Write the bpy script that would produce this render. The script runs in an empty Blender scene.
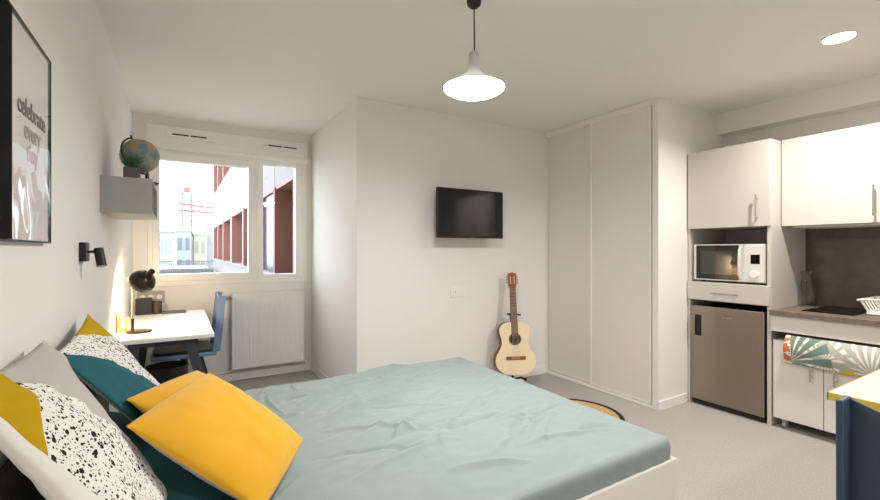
import bpy, bmesh, math, random
from mathutils import Vector, Matrix, noise
R = math.radians
PI = math.pi
random.seed(7)
scn = bpy.context.scene
COL = scn.collection

# ------------------------------------------------------------------ camera, world, lights, exposure
CAM_H = 1.28
cam = bpy.data.cameras.new('camera')
cam.sensor_width = 36.0
cam.lens = 430.4 / 880 * 36.0
cam.clip_start = 0.02
camo = bpy.data.objects.new('camera', cam)
COL.objects.link(camo)
camo.location = (0, 0, CAM_H)
camo.rotation_euler = (R(90), 0, -0.5434)
scn.camera = camo

SKY = 5.6
PENDANT_EMIT = 20.0
PENDANT_W = 11.0
DOWN_W = 17.0
REAR_FILL_W = 12.0
DESK_W = 10.0
scn.view_settings.view_transform = 'Standard'
scn.view_settings.look = 'None'
scn.view_settings.gamma = 1.0
scn.view_settings.use_curve_mapping = False
scn.view_settings.exposure = 0.84

world = bpy.data.worlds.new('World')
scn.world = world
world.use_nodes = True
bg = world.node_tree.nodes['Background']
bg.inputs['Color'].default_value = (0.86, 0.94, 1.0, 1)
bg.inputs['Strength'].default_value = SKY
try:
    scn.cycles.use_denoising = True
    scn.cycles.max_bounces = 10
    scn.cycles.diffuse_bounces = 6
    scn.cycles.sample_clamp_indirect = 6
except Exception:
    pass

# ------------------------------------------------------------------ materials
def lin(c):
    return tuple(((v / 255) / 12.92 if v / 255 <= 0.04045 else ((v / 255 + 0.055) / 1.055) ** 2.4) for v in c)

def rgba(c):
    return (*lin(c), 1)

class NT:
    """tiny helper over a node tree"""
    def __init__(s, mat):
        s.t = mat.node_tree
    def n(s, typ, **kw):
        nd = s.t.nodes.new(typ)
        for k, v in kw.items():
            setattr(nd, k, v)
        return nd
    def link(s, a, b):
        s.t.links.new(a, b)
    def math(s, op, a, b=None, clamp=False):
        nd = s.n('ShaderNodeMath', operation=op, use_clamp=clamp)
        for i, v in enumerate((a, b)):
            if v is None:
                continue
            if isinstance(v, (int, float)):
                nd.inputs[i].default_value = v
            else:
                s.link(v, nd.inputs[i])
        return nd.outputs[0]
    def mix(s, fac, a, b):
        nd = s.n('ShaderNodeMix', data_type='RGBA')
        for i, v in ((0, fac), (6, a), (7, b)):
            if isinstance(v, (int, float)):
                nd.inputs[i].default_value = v
            elif isinstance(v, tuple):
                nd.inputs[i].default_value = v
            else:
                s.link(v, nd.inputs[i])
        return nd.outputs[2]

def mat(name, col, rough=0.5, metal=0.0, spec=0.5, bump=0.0, bscale=60, var=0.0, vscale=8, stretch=None, sheen=0.0, emit=None, estr=0, coat=0.0):
    m = bpy.data.materials.new(name)
    m.use_nodes = True
    b = m.node_tree.nodes['Principled BSDF']
    b.inputs['Base Color'].default_value = rgba(col)
    b.inputs['Roughness'].default_value = rough
    b.inputs['Metallic'].default_value = metal
    b.inputs['Specular IOR Level'].default_value = spec
    if sheen:
        b.inputs['Sheen Weight'].default_value = sheen
    if coat:
        b.inputs['Coat Weight'].default_value = coat
    if emit is not None:
        b.inputs['Emission Color'].default_value = rgba(emit)
        b.inputs['Emission Strength'].default_value = estr
    t = NT(m)
    src = None
    if bump or var:
        tc = t.n('ShaderNodeTexCoord')
        src = tc.outputs['Object']
        if stretch:
            mp = t.n('ShaderNodeMapping')
            mp.inputs['Scale'].default_value = stretch
            t.link(src, mp.inputs['Vector'])
            src = mp.outputs[0]
    if var:
        nz = t.n('ShaderNodeTexNoise')
        nz.inputs['Scale'].default_value = vscale
        nz.inputs['Detail'].default_value = 5
        t.link(src, nz.inputs['Vector'])
        f = t.math('MULTIPLY_ADD', nz.outputs[0], 1.0)
        mr = t.n('ShaderNodeMapRange')
        mr.inputs[1].default_value = 0.3
        mr.inputs[2].default_value = 0.7
        t.link(nz.outputs[0], mr.inputs[0])
        c = lin(col)
        d = tuple(max(0, v * (1 - var)) for v in c) + (1,)
        e = tuple(min(1, v * (1 + var)) for v in c) + (1,)
        t.link(t.mix(mr.outputs[0], d, e), b.inputs['Base Color'])
    if bump:
        nz = t.n('ShaderNodeTexNoise')
        nz.inputs['Scale'].default_value = bscale
        nz.inputs['Detail'].default_value = 4
        t.link(src, nz.inputs['Vector'])
        bp = t.n('ShaderNodeBump')
        bp.inputs['Strength'].default_value = bump
        bp.inputs['Distance'].default_value = 0.01
        t.link(nz.outputs[0], bp.inputs['Height'])
        t.link(bp.outputs[0], b.inputs['Normal'])
    return m

def emis(name, col, s):
    m = bpy.data.materials.new(name)
    m.use_nodes = True
    nt = m.node_tree
    nt.nodes.clear()
    e = nt.nodes.new('ShaderNodeEmission')
    e.inputs[0].default_value = rgba(col)
    e.inputs[1].default_value = s
    o = nt.nodes.new('ShaderNodeOutputMaterial')
    nt.links.new(e.outputs[0], o.inputs[0])
    return m

def glass(name, tint=(255, 255, 255), ior=1.45, rough=0.0, gain=1.0):
    m = bpy.data.materials.new(name)
    m.use_nodes = True
    nt = m.node_tree
    nt.nodes.clear()
    tr = nt.nodes.new('ShaderNodeBsdfTransparent')
    tr.inputs[0].default_value = rgba(tint)
    gl = nt.nodes.new('ShaderNodeBsdfGlossy')
    gl.inputs['Roughness'].default_value = rough
    fr = nt.nodes.new('ShaderNodeFresnel')
    fr.inputs[0].default_value = ior
    mu = nt.nodes.new('ShaderNodeMath')
    mu.operation = 'MULTIPLY'
    mu.inputs[1].default_value = gain
    geo = nt.nodes.new('ShaderNodeNewGeometry')
    fb_ = nt.nodes.new('ShaderNodeMath')
    fb_.operation = 'SUBTRACT'
    fb_.inputs[0].default_value = 1.0
    nt.links.new(geo.outputs['Backfacing'], fb_.inputs[1])
    m2 = nt.nodes.new('ShaderNodeMath')
    m2.operation = 'MULTIPLY'
    nt.links.new(fr.outputs[0], m2.inputs[0])
    nt.links.new(fb_.outputs[0], m2.inputs[1])
    nt.links.new(m2.outputs[0], mu.inputs[0])
    mx = nt.nodes.new('ShaderNodeMixShader')
    nt.links.new(mu.outputs[0], mx.inputs[0])
    nt.links.new(tr.outputs[0], mx.inputs[1])
    nt.links.new(gl.outputs[0], mx.inputs[2])
    o = nt.nodes.new('ShaderNodeOutputMaterial')
    nt.links.new(mx.outputs[0], o.inputs[0])
    return m

M = {}
M['wall'] = mat('wall paint', (236, 234, 231), 0.9, spec=0.2, bump=0.08, bscale=180)
M['ceil'] = mat('ceiling paint', (236, 234, 231), 0.95, spec=0.1)
M['floor'] = mat('greige vinyl carpet', (170, 165, 161), 0.85, spec=0.2, var=0.16, vscale=110, bump=0.12, bscale=300)
M['white'] = mat('white lacquer', (240, 238, 235), 0.4)
M['trimw'] = mat('white trim', (240, 237, 232), 0.5)
M['upvc'] = mat('window plastic', (242, 240, 237), 0.35)
M['door'] = mat('sliding door laminate', (232, 229, 225), 0.45)
M['cab'] = mat('cabinet laminate', (199, 194, 187), 0.42)
M['cab2'] = mat('white kitchen melamine', (222, 218, 214), 0.42)
M['steel'] = mat('brushed steel', (158, 148, 138), 0.32, metal=1.0, bump=0.05, bscale=40, stretch=(1, 1, 60))
M['chrome'] = mat('satin nickel', (200, 195, 188), 0.25, metal=1.0)
M['black'] = mat('black plastic', (22, 21, 21), 0.45)
M['dark'] = mat('dark void', (30, 27, 25), 0.8)
M['blackmetal'] = mat('black powder coat', (40, 42, 46), 0.5)
M['deskleg'] = mat('charcoal steel legs', (58, 63, 70), 0.5)
M['screen'] = mat('tv glass', (10, 9, 8), 0.08, spec=0.6)
M['counter'] = mat('taupe stone laminate', (112, 102, 93), 0.5, var=0.18, vscale=25)
M['splash'] = mat('dark stone laminate', (96, 84, 74), 0.5, var=0.25, vscale=9)
M['hob'] = mat('ceramic hob glass', (12, 11, 10), 0.28, spec=0.12)
M['sheet'] = mat('sage cotton sheet', (146, 159, 158), 0.85, spec=0.15, sheen=0.15, bump=0.10, bscale=9, stretch=(1, 3, 1))
M['mustard'] = mat('mustard velvet', (228, 170, 36), 0.8, spec=0.2, sheen=0.25, bump=0.25, bscale=14, var=0.05, vscale=9)
M['greyfab'] = mat('grey linen', (176, 168, 162), 0.9, spec=0.1, bump=0.2, bscale=400)
M['tealfab'] = mat('teal cotton', (52, 98, 104), 0.85, spec=0.15, bump=0.2, bscale=12)
M['charfab'] = mat('charcoal upholstery', (66, 66, 68), 0.9, spec=0.1, bump=0.3, bscale=300)
M['blue'] = mat('blue shell plastic', (58, 76, 98), 0.45)
M['bluelt'] = mat('light blue shell plastic', (118, 144, 182), 0.45)
M['yellow'] = mat('yellow edge band', (206, 178, 72), 0.5)
M['spruce'] = mat('spruce soundboard', (238, 221, 186), 0.35, var=0.04, vscale=30, stretch=(30, 1, 1))
M['mahog'] = mat('brown mahogany', (122, 74, 48), 0.4, var=0.15, vscale=20, stretch=(10, 1, 1))
M['headst'] = mat('reddish headstock veneer', (150, 78, 44), 0.35)
M['rosew'] = mat('rosewood', (104, 66, 44), 0.45)
M['string'] = mat('nylon string', (205, 195, 180), 0.3)
M['frosted'] = emis('lit opal diffuser', (255, 253, 250), PENDANT_EMIT)
M['enamel'] = mat('light grey opal plastic', (196, 198, 202), 0.35)
_nt = M['enamel'].node_tree; _tl = _nt.nodes.new('ShaderNodeBsdfTranslucent'); _tl.inputs[0].default_value = rgba((235, 232, 226)); _mx = _nt.nodes.new('ShaderNodeMixShader'); _mx.inputs[0].default_value = 0.12
_nt.links.new(_nt.nodes['Principled BSDF'].outputs[0], _mx.inputs[1]); _nt.links.new(_tl.outputs[0], _mx.inputs[2]); _nt.links.new(_mx.outputs[0], _nt.nodes['Material Output'].inputs[0])
M['enamelin'] = mat('white enamel lining', (250, 250, 250), 0.4)
M['pane'] = glass('window pane', (250, 252, 252), 1.45)
M['clear'] = glass('clear carafe glass', (246, 247, 246), 1.5, gain=2.2)
M['jute'] = mat('woven jute', (196, 160, 112), 0.9, var=0.2, vscale=60)
M['rugedge'] = mat('black rug binding', (24, 22, 22), 0.9)
M['pot'] = mat('grey pot', (92, 92, 94), 0.7)
M['leaf'] = mat('grass green', (52, 92, 42), 0.6, var=0.3, vscale=30)
M['greybox'] = mat('grey metal shelf', (164, 163, 160), 0.5)
M['wood'] = mat('pale wood', (214, 172, 104), 0.5, var=0.1, vscale=12, stretch=(1, 8, 1))
M['brass'] = mat('bronze lamp metal', (92, 72, 52), 0.3, metal=0.9)
M['lampdark'] = mat('dark lacquer lamp', (40, 34, 30), 0.2, metal=0.3)
M['socketgrey'] = mat('grey socket plate', (170, 166, 158), 0.5)
M['paper'] = mat('dark notebook cover', (88, 84, 80), 0.6)

# ------------------------------------------------------------------ mesh helpers
class MB:
    def __init__(s):
        s.bm = bmesh.new()
        s.mi = 0
    def _new(s, fs):
        for f in fs:
            f.material_index = s.mi
    def box(s, x0, x1, y0, y1, z0, z1):
        v = [s.bm.verts.new(p) for p in ((x0, y0, z0), (x1, y0, z0), (x1, y1, z0), (x0, y1, z0), (x0, y0, z1), (x1, y0, z1), (x1, y1, z1), (x0, y1, z1))]
        s._new([s.bm.faces.new([v[i] for i in q]) for q in ((3, 2, 1, 0), (4, 5, 6, 7), (0, 1, 5, 4), (1, 2, 6, 5), (2, 3, 7, 6), (3, 0, 4, 7))])
        return s
    def bar(s, p0, p1, w, d, up=(0, 1, 0)):
        """rectangular bar between two points; w across, d along 'up'"""
        p0, p1 = Vector(p0), Vector(p1)
        a = (p1 - p0).normalized()
        u = Vector(up)
        u = (u - a * u.dot(a)).normalized()
        c = a.cross(u)
        v = []
        for p in (p0, p1):
            for i, j in ((-1, -1), (1, -1), (1, 1), (-1, 1)):
                v.append(s.bm.verts.new(p + c * (w / 2 * i) + u * (d / 2 * j)))
        s._new([s.bm.faces.new([v[i] for i in q]) for q in ((3, 2, 1, 0), (4, 5, 6, 7), (0, 1, 5, 4), (1, 2, 6, 5), (2, 3, 7, 6), (3, 0, 4, 7))])
        return s
    def tube(s, path, r, seg=10, cap=True, closed=False):
        path = [Vector(p) for p in path]
        rr = r if isinstance(r, (list, tuple)) else [r] * len(path)
        rings = []
        prev = None
        n = len(path)
        for i, p in enumerate(path):
            if closed:
                a = (path[(i + 1) % n] - path[i - 1]).normalized()
            else:
                a = (path[min(i + 1, n - 1)] - path[max(i - 1, 0)]).normalized()
            if prev is None:
                u = a.orthogonal().normalized()
            else:
                u = (prev - a * prev.dot(a)).normalized()
            prev = u
            c = a.cross(u)
            rings.append([s.bm.verts.new(p + (u * math.cos(2 * PI * k / seg) + c * math.sin(2 * PI * k / seg)) * rr[i]) for k in range(seg)])
        fs = []
        for i in range(n if closed else n - 1):
            A, B = rings[i], rings[(i + 1) % n]
            for k in range(seg):
                fs.append(s.bm.faces.new((A[k], A[(k + 1) % seg], B[(k + 1) % seg], B[k])))
        if cap and not closed:
            fs.append(s.bm.faces.new(rings[0][::-1]))
            fs.append(s.bm.faces.new(rings[-1]))
        s._new(fs)
        return s
    def cyl(s, p0, p1, r0, r1=None, seg=24):
        return s.tube([p0, p1], [r0, r0 if r1 is None else r1], seg)
    def lathe(s, prof, c=(0, 0, 0), axis=(0, 0, 1), seg=40):
        """prof: list of (r, h); spun round the axis through c"""
        c = Vector(c)
        a = Vector(axis).normalized()
        u = a.orthogonal().normalized()
        w = a.cross(u)
        rings = []
        for r, h in prof:
            if r < 1e-6:
                rings.append([s.bm.verts.new(c + a * h)])
            else:
                rings.append([s.bm.verts.new(c + a * h + (u * math.cos(2 * PI * k / seg) + w * math.sin(2 * PI * k / seg)) * r) for k in range(seg)])
        fs = []
        for A, B in zip(rings, rings[1:]):
            if len(A) == 1 and len(B) == 1:
                continue
            for k in range(seg):
                k2 = (k + 1) % seg
                if len(A) == 1:
                    fs.append(s.bm.faces.new((A[0], B[k2], B[k])))
                elif len(B) == 1:
                    fs.append(s.bm.faces.new((A[k], A[k2], B[0])))
                else:
                    fs.append(s.bm.faces.new((A[k], A[k2], B[k2], B[k])))
        s._new(fs)
        return s
    def sphere(s, c, r, seg=24, sc=(1, 1, 1)):
        mtx = Matrix.Translation(c) @ Matrix.Diagonal((r * sc[0], r * sc[1], r * sc[2], 1))
        res = bmesh.ops.create_uvsphere(s.bm, u_segments=seg, v_segments=seg // 2, radius=1, matrix=mtx)
        fs = set(f for v in res['verts'] for f in v.link_faces)
        s._new(fs)
        return s
    def prism(s, pts, y0, y1, plane='xz'):
        """closed outline extruded between y0 and y1"""
        def P(a, b, h):
            return {'xz': (a, h, b), 'xy': (a, b, h), 'yz': (h, a, b)}[plane]
        A = [s.bm.verts.new(P(a, b, y0)) for a, b in pts]
        B = [s.bm.verts.new(P(a, b, y1)) for a, b in pts]
        n = len(pts)
        fs = [s.bm.faces.new(A[::-1]), s.bm.faces.new(B)]
        for k in range(n):
            fs.append(s.bm.faces.new((A[k], A[(k + 1) % n], B[(k + 1) % n], B[k])))
        s._new(fs)
        return s
    def xf(s, m):
        bmesh.ops.transform(s.bm, matrix=m, verts=s.bm.verts)
        return s
    def build(s, name, mats, parent=None, smooth=True, bevel=0.0, local=False, bseg=2, recalc=True, ang=35):
        if recalc:
            bmesh.ops.recalc_face_normals(s.bm, faces=s.bm.faces)
        me = bpy.data.meshes.new(name)
        s.bm.to_mesh(me)
        s.bm.free()
        for m in (mats if isinstance(mats, (list, tuple)) else [mats]):
            me.materials.append(m)
        o = bpy.data.objects.new(name, me)
        COL.objects.link(o)
        if parent is not None:
            if not local:
                r = parent
                base = r.matrix_basis.copy()
                q = r.parent
                while q is not None:
                    base = q.matrix_basis @ base
                    q = q.parent
                me.transform(base.inverted())
            o.parent = parent
        if smooth:
            me.shade_smooth()
            me.set_sharp_from_angle(angle=R(ang))
        if bevel:
            b = o.modifiers.new('bevel', 'BEVEL')
            b.width = bevel
            b.segments = bseg
            b.limit_method = 'ANGLE'
            b.angle_limit = R(40)
            b.harden_normals = False
        return o

def box(name, mats, parent, x0, x1, y0, y1, z0, z1, bevel=0.0, local=False):
    return MB().box(min(x0, x1), max(x0, x1), min(y0, y1), max(y0, y1), min(z0, z1), max(z0, z1)).build(name, mats, parent, smooth=bool(bevel), bevel=bevel, local=local)

def thing(name, label, cat, loc=(0, 0, 0), rz=0.0, group=None, kind=None):
    o = bpy.data.objects.new(name, None)
    COL.objects.link(o)
    o.empty_display_size = 0.05
    o.location = loc
    o.rotation_euler = (0, 0, rz)
    tag(o, label, cat, group, kind)
    return o

def tag(o, label=None, cat=None, group=None, kind=None):
    if label:
        o['label'] = label
    if cat:
        o['category'] = cat
    if group:
        o['group'] = group
    if kind:
        o['kind'] = kind
    return o

def struct(name, o, label=None, cat=None):
    o['kind'] = 'structure'
    if label:
        o['label'] = label
        o['category'] = cat
    return o

def dup(root, loc, rz=None, label=None, name=None):
    r = root.copy()
    COL.objects.link(r)
    r.location = loc
    if rz is not None:
        r.rotation_euler = (0, 0, rz)
    if label:
        r['label'] = label
    for ch in list(root.children):
        c = ch.copy()
        COL.objects.link(c)
        c.parent = r
        for g in list(ch.children):
            d = g.copy()
            COL.objects.link(d)
            d.parent = c
    return r

def light(name, typ, loc, energy, col, parent=None, **kw):
    l = bpy.data.lights.new(name, typ)
    l.energy = energy
    l.color = col
    for k, v in kw.items():
        if k != 'rot':
            setattr(l, k, v)
    o = bpy.data.objects.new(name, l)
    COL.objects.link(o)
    loc = Vector(loc)
    if parent is not None:
        base = parent.matrix_basis
        o.parent = parent
        loc = base.inverted() @ loc
    o.location = loc
    if 'rot' in kw:
        o.rotation_euler = kw['rot']
    return o

# ------------------------------------------------------------------ room shell
XL, YW, XA, YT, XW, YS, XK, YR = -0.357, 4.665, 1.204, 3.273, 3.262, 2.036, 4.285, -1.5
CH = 2.5
T = 0.12
WX0, WX1, WZ0, WZ1 = -0.25, 1.15, 0.95, 2.40     # window opening
struct('floor', box('floor', M['floor'], None, XL - T, XK + T, YR - T, YW + 0.2, -0.08, 0), 'greige mottled floor covering of the studio room', 'floor')
struct('ceiling', box('ceiling', M['ceil'], None, XL - T, XK + T, YR - T, YW + 0.2, CH, CH + 0.1), 'plain off white ceiling', 'ceiling')
struct('wall_left', box('wall_left', M['wall'], None, XL - T, XL, YR, YW, 0, CH))
struct('wall_rear', box('wall_rear', M['wall'], None, XL - T, XK + T, YR - T, YR, 0, CH))
struct('wall_right', box('wall_right', M['wall'], None, XK, XK + T, YR, YS + 0.1, 0, CH))
b = MB()
b.box(XL - T, WX0, YW, YW + 0.2, 0, CH)
b.box(WX1, XA + T, YW, YW + 0.2, 0, CH)
b.box(WX0, WX1, YW, YW + 0.2, 0, WZ0)
b.box(WX0, WX1, YW, YW + 0.2, WZ1, CH)
struct('wall_window', b.build('wall_window', M['wall'], None, smooth=False))
struct('wall_alcove', box('wall_alcove', M['wall'], None, XA, XA + T, YT, YW, 0, CH))
struct('wall_back', box('wall_back', M['wall'], None, XA + T, 4.1, YT, YT + T, 0, CH))
struct('wall_side', box('wall_side', M['wall'], None, XW, XK, YS, YS + 0.05, 0, CH))
struct('ceiling_beam', box('ceiling_beam', M['wall'], None, 4.147, XK, YR, YS, 2.318, CH), 'boxed beam under the ceiling above the kitchen cabinets', 'beam')
BH, BT = 0.075, 0.012
struct('baseboard_window', box('baseboard_window', M['trimw'], None, XL, XA, YW - BT, YW, 0, BH, 0.003))
struct('baseboard_alcove', box('baseboard_alcove', M['trimw'], None, XA - BT, XA, YT - BT, YW - BT, 0, BH, 0.003))
struct('baseboard_back', box('baseboard_back', M['trimw'], None, XA, XW, YT - BT, YT, 0, BH, 0.003))
struct('baseboard_side', box('baseboard_side', M['trimw'], None, XW - 0.004, 3.655, YS - BT, YS, 0, BH, 0.003))
struct('baseboard_left', box('baseboard_left', M['trimw'], None, XL, XL + BT, YR, YW - BT, 0, BH, 0.003))

# ------------------------------------------------------------------ window
w = thing('window_1', 'white framed two part window with a wide sash and a narrow fixed light', 'window', (0.45, YW, WZ0), kind='structure')
b = MB()
for a in ((WX0, -0.205, WZ0, 2.22), (1.095, WX1, WZ0, 2.22), (-0.205, 1.095, WZ0, 1.0), (-0.205, 1.095, 2.165, 2.22), (0.635, 0.675, 1.0, 2.165)):
    b.box(a[0], a[1], YW - 0.012, YW + 0.09, a[2], a[3])
b.build('window_frame', M['upvc'], w, bevel=0.004)
def ring(x0, x1, z0, z1, gx0, gx1, gz0, gz1, y0, y1, name):
    b = MB()
    b.box(x0, gx0, y0, y1, z0, z1)
    b.box(gx1, x1, y0, y1, z0, z1)
    b.box(gx0, gx1, y0, y1, z0, gz0)
    b.box(gx0, gx1, y0, y1, gz1, z1)
    return b.build(name, M['upvc'], w, bevel=0.004)
s1 = ring(-0.215, 0.648, 0.992, 2.172, -0.158, 0.58, 1.06, 2.10, YW - 0.03, YW + 0.05, 'opening_sash')
s2 = ring(0.662, 1.105, 0.992, 2.172, 0.72, 1.036, 1.035, 2.145, YW - 0.018, YW + 0.05, 'fixed_sash')
box('pane', M['pane'], w, -0.160, 0.582, YW + 0.012, YW + 0.018, 1.058, 2.102)
box('pane', M['pane'], w, 0.718, 1.038, YW + 0.012, YW + 0.018, 1.033, 2.147)
b = MB()
b.box(0.600, 0.628, YW - 0.042, YW - 0.03, 1.15, 1.22)
b.bar((0.614, YW - 0.055, 1.19), (0.614, YW - 0.055, 1.29), 0.018, 0.012)
b.cyl((0.614, YW - 0.06, 1.195), (0.614, YW - 0.03, 1.195), 0.009)
b.build('window_handle', M['upvc'], w, bevel=0.002)
box('shutter_box', M['upvc'], w, WX0 - 0.012, WX1 + 0.012, YW - 0.045, YW + 0.1, 2.20, 2.408, 0.006)
b = MB()
b.box(WX0 - 0.014, WX1 + 0.03, YW - 0.058, YW - 0.045, 2.215, 2.238)
b.box(WX0 - 0.014, WX1 + 0.014, YW - 0.052, YW - 0.045, 2.285, 2.292)
b.build('shutter_moulding', M['upvc'], w, bevel=0.003)
for x0 in (-0.12, 0.70):
    v = MB()
    v.prism([(x0, 2.305), (x0 + 0.40, 2.305), (x0 + 0.385, 2.352), (x0 + 0.015, 2.352)], YW - 0.07, YW - 0.045)
    v = v.build('air_vent', M['upvc'], w, bevel=0.004)
    for k in (0, 1):
        box('vent_slot', M['dark'], v, x0 + 0.06 + k * 0.145, x0 + 0.19 + k * 0.145, YW - 0.0715, YW - 0.069, 2.326, 2.338)
box('window_sill', M['upvc'], w, WX0, WX1, YW + 0.09, YW + 0.26, WZ0 - 0.03, WZ0 + 0.012)

# ------------------------------------------------------------------ outside
b = MB()
b.box(-9, WX0, YW + 0.2, YW + 0.32, -9, 8); b.box(WX1, 1.5, YW + 0.2, YW + 0.32, -9, 8)
b.box(WX0, WX1, YW + 0.2, YW + 0.32, -9, WZ0 - 0.031); b.box(WX0, WX1, YW + 0.2, YW + 0.32, WZ1, 8)
struct('wall_facade', b.build('wall_facade', mat('own facade grey', (110, 106, 104), 0.9), None, smooth=False))
FX = 1.5
Mconc = mat('pale concrete panel', (104, 98, 98), 0.85, var=0.05, vscale=1.5)
Mred = mat('red painted reveal', (126, 72, 62), 0.7)
Mredd = mat('red painted reveal near', (150, 82, 74), 0.7)
Mgl = mat('dark blue office glass', (58, 66, 82), 0.15)
fac = thing('office_building', 'pale panelled building with red window reveals close beside the window', 'building', (FX, 6, -9))
opens = [(6.9, 8.27), (8.55, 9.85), (10.6, 12.75), (13.3, 15.8), (16.7, 19.1), (19.8, 21.9), (22.7, 24.6)]
Y0, Y1 = 5.3, 25.6
wall = MB()
zrows = [(-3.4, -0.8), (0.86, 2.42), (4.15, 5.75)]
zs = [-9.0]
for a, c in zrows:
    zs += [a, c]
zs.append(7.4)
ys = [Y0]
for a, c in opens:
    ys += [a, c]
ys.append(Y1)
for i in range(len(zs) - 1):
    if i % 2 == 0:
        wall.box(FX, FX + 0.4, Y0, Y1, zs[i], zs[i + 1])
    else:
        for j in range(0, len(ys) - 1, 2):
            wall.box(FX, FX + 0.4, ys[j], ys[j + 1], zs[i], zs[i + 1])
wall.build('wall', Mconc, fac, smooth=False)
jn = MB()
for zz in (3.28, 0.2):
    jn.box(FX - 0.012, FX, Y0, Y1, zz - 0.02, zz + 0.02)
for j in range(0, len(opens) - 1):
    yy = (opens[j][1] + opens[j + 1][0]) / 2
    jn.box(FX - 0.012, FX, yy - 0.02, yy + 0.02, 2.42, 4.15)
jn.build('panel_joint', mat('joint grey', (176, 172, 170), 0.9), fac, smooth=False)
rev = {}
for zi, (a, c) in enumerate(zrows):
    if zi == 0:
        continue
    for (p, q) in opens:
        r = MB()
        dp_ = 0.10 if 9 < q < 10 else 0.36
        r.box(FX - 0.03, FX + dp_, q - 0.02, q + 0.03, a, c)
        r.box(FX, FX + dp_, p, q, c - 0.04, c)
        r.box(FX, FX + dp_, p - 0.03, p + 0.02, a, c)
        f = r.build('window_surround', Mred, fac, smooth=False)
        g = box('pane', Mgl, f, FX + dp_ - 0.06, FX + dp_ - 0.03, p, q, a, c)
lowb = MB()
for zi in (1,):
    lowb.box(FX - 0.04, FX + 0.02, Y0, Y1, 0.80, 0.86)
lowb.build('sill_band', Mconc, fac, smooth=False)

struct('ground', box('ground', mat('pale ground', (120, 118, 116), 0.9), None, -60, 60, 5.2, 120, -9.2, -9.0), 'pale ground outside far below the window', 'ground')
Mfar = mat('far pale render', (124, 122, 121), 0.9)
Mfar2 = mat('far grey blue', (122, 124, 127), 0.8)
Mfar3 = mat('far yellow grey', (136, 133, 118), 0.8)
def house(name, label, x0, x1, y0, y1, z1, m, rows, cols, wcol, group='distant blocks seen through the window'):
    t = thing(name, label, 'building', ((x0 + x1) / 2, (y0 + y1) / 2, -9), group=group)
    box('wall', m, t, x0, x1, y0, y1, -9, z1)
    box('roof', Mfar, t, x0 - 0.1, x1 + 0.1, y0 - 0.1, y1 + 0.1, z1, z1 + 0.25)
    for r in range(rows):
        for c in range(cols):
            cx = x0 + (c + 0.5) * (x1 - x0) / cols
            cw = (x1 - x0) / cols * 0.28
            zt = z1 - 0.6 - r * 2.0
            box('window', wcol, t, cx - cw, cx + cw, y0 - 0.06, y0, zt - 1.1, zt)
    return t
house('apartment_building', 'low pale block with grey window bands seen far left through the window', -2.8, -0.5, 40, 44, 2.7, Mfar, 2, 4, mat('far window grey', (108, 110, 114), 0.6))
house('apartment_building', 'narrow pale blue block beside the crane foot seen through the window', -0.3, 0.9, 46, 50, 3.0, Mfar2, 3, 2, mat('far window slate', (84, 87, 92), 0.6))
house('apartment_building', 'yellowish block right of the crane seen through the window', 1.1, 2.2, 47, 50, 2.7, Mfar3, 3, 2, mat('far window olive', (108, 108, 98), 0.6))
house('apartment_building', 'tall blank white block behind the yellowish one', 2.35, 3.6, 50, 54, 3.6, Mfar, 1, 1, Mfar)
lowroof = thing('flat_roof_annex', 'low flat roofed annex with a railing outside the window', 'building', (-1, 24, -9))
box('wall', Mfar, lowroof, -6, 1.3, 22, 30, -9, 0.35)
box('parapet', mat('parapet grey', (140, 138, 138), 0.9), lowroof, -6, 1.3, 22, 22.2, 0.35, 0.45)
rl = MB()
for k in range(60):
    x = -2.9 + k * 0.07
    rl.bar((x, 21.9, 0.1), (x, 21.9, 0.75), 0.022, 0.022)
rl.bar((-6, 21.9, 0.78), (1.3, 21.9, 0.78), 0.04, 0.05)
rl.bar((-6, 21.9, 0.1), (1.3, 21.9, 0.1), 0.04, 0.05)
rl.build('railing', mat('railing grey', (90, 92, 98), 0.6), lowroof, smooth=False)
cr = thing('tower_crane', 'pale tower crane with a red jib seen through the window', 'crane', (0.72, 60, -9))
Mcr = mat('pale crane steel', (92, 84, 86), 0.7)
Mcrr = mat('red crane steel', (140, 66, 66), 0.7)
m_ = MB()
cx, cy = 0.72, 60
for dx in (-0.5, 0.5):
    for dy in (-0.5, 0.5):
        m_.bar((cx + dx, cy + dy, -9), (cx + dx, cy + dy, 8.2), 0.24, 0.24)
for k in range(13):
    z = -8 + k * 1.25
    sgn = 1 if k % 2 else -1
    m_.bar((cx - 0.5 * sgn, cy - 0.5, z), (cx + 0.5 * sgn, cy - 0.5, z + 1.25), 0.1, 0.1)
    m_.bar((cx - 0.5 * sgn, cy + 0.5, z), (cx + 0.5 * sgn, cy + 0.5, z + 1.25), 0.1, 0.1)
m_.build('mast', Mcr, cr, smooth=False)
j_ = MB()
for dz in (0, 0.8):
    j_.bar((cx - 0.9, cy, 6.0 + dz), (cx + 7.0, cy - 3.0, 5.4 + dz * 0.5), 0.26, 0.26)
for k in range(12):
    f0, f1 = k / 12, (k + 1) / 12
    j_.bar((cx + 7 * f0, cy - 3 * f0, 6.0 - 0.6 * f0), (cx + 7 * f1, cy - 3 * f1, 6.8 - 1.0 * f1), 0.16, 0.16)
j_.build('jib', Mcrr, cr, smooth=False)
box('cab', Mcrr, cr, cx - 0.35, cx + 0.35, cy - 0.35, cy + 0.35, 8.2, 8.8)

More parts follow.
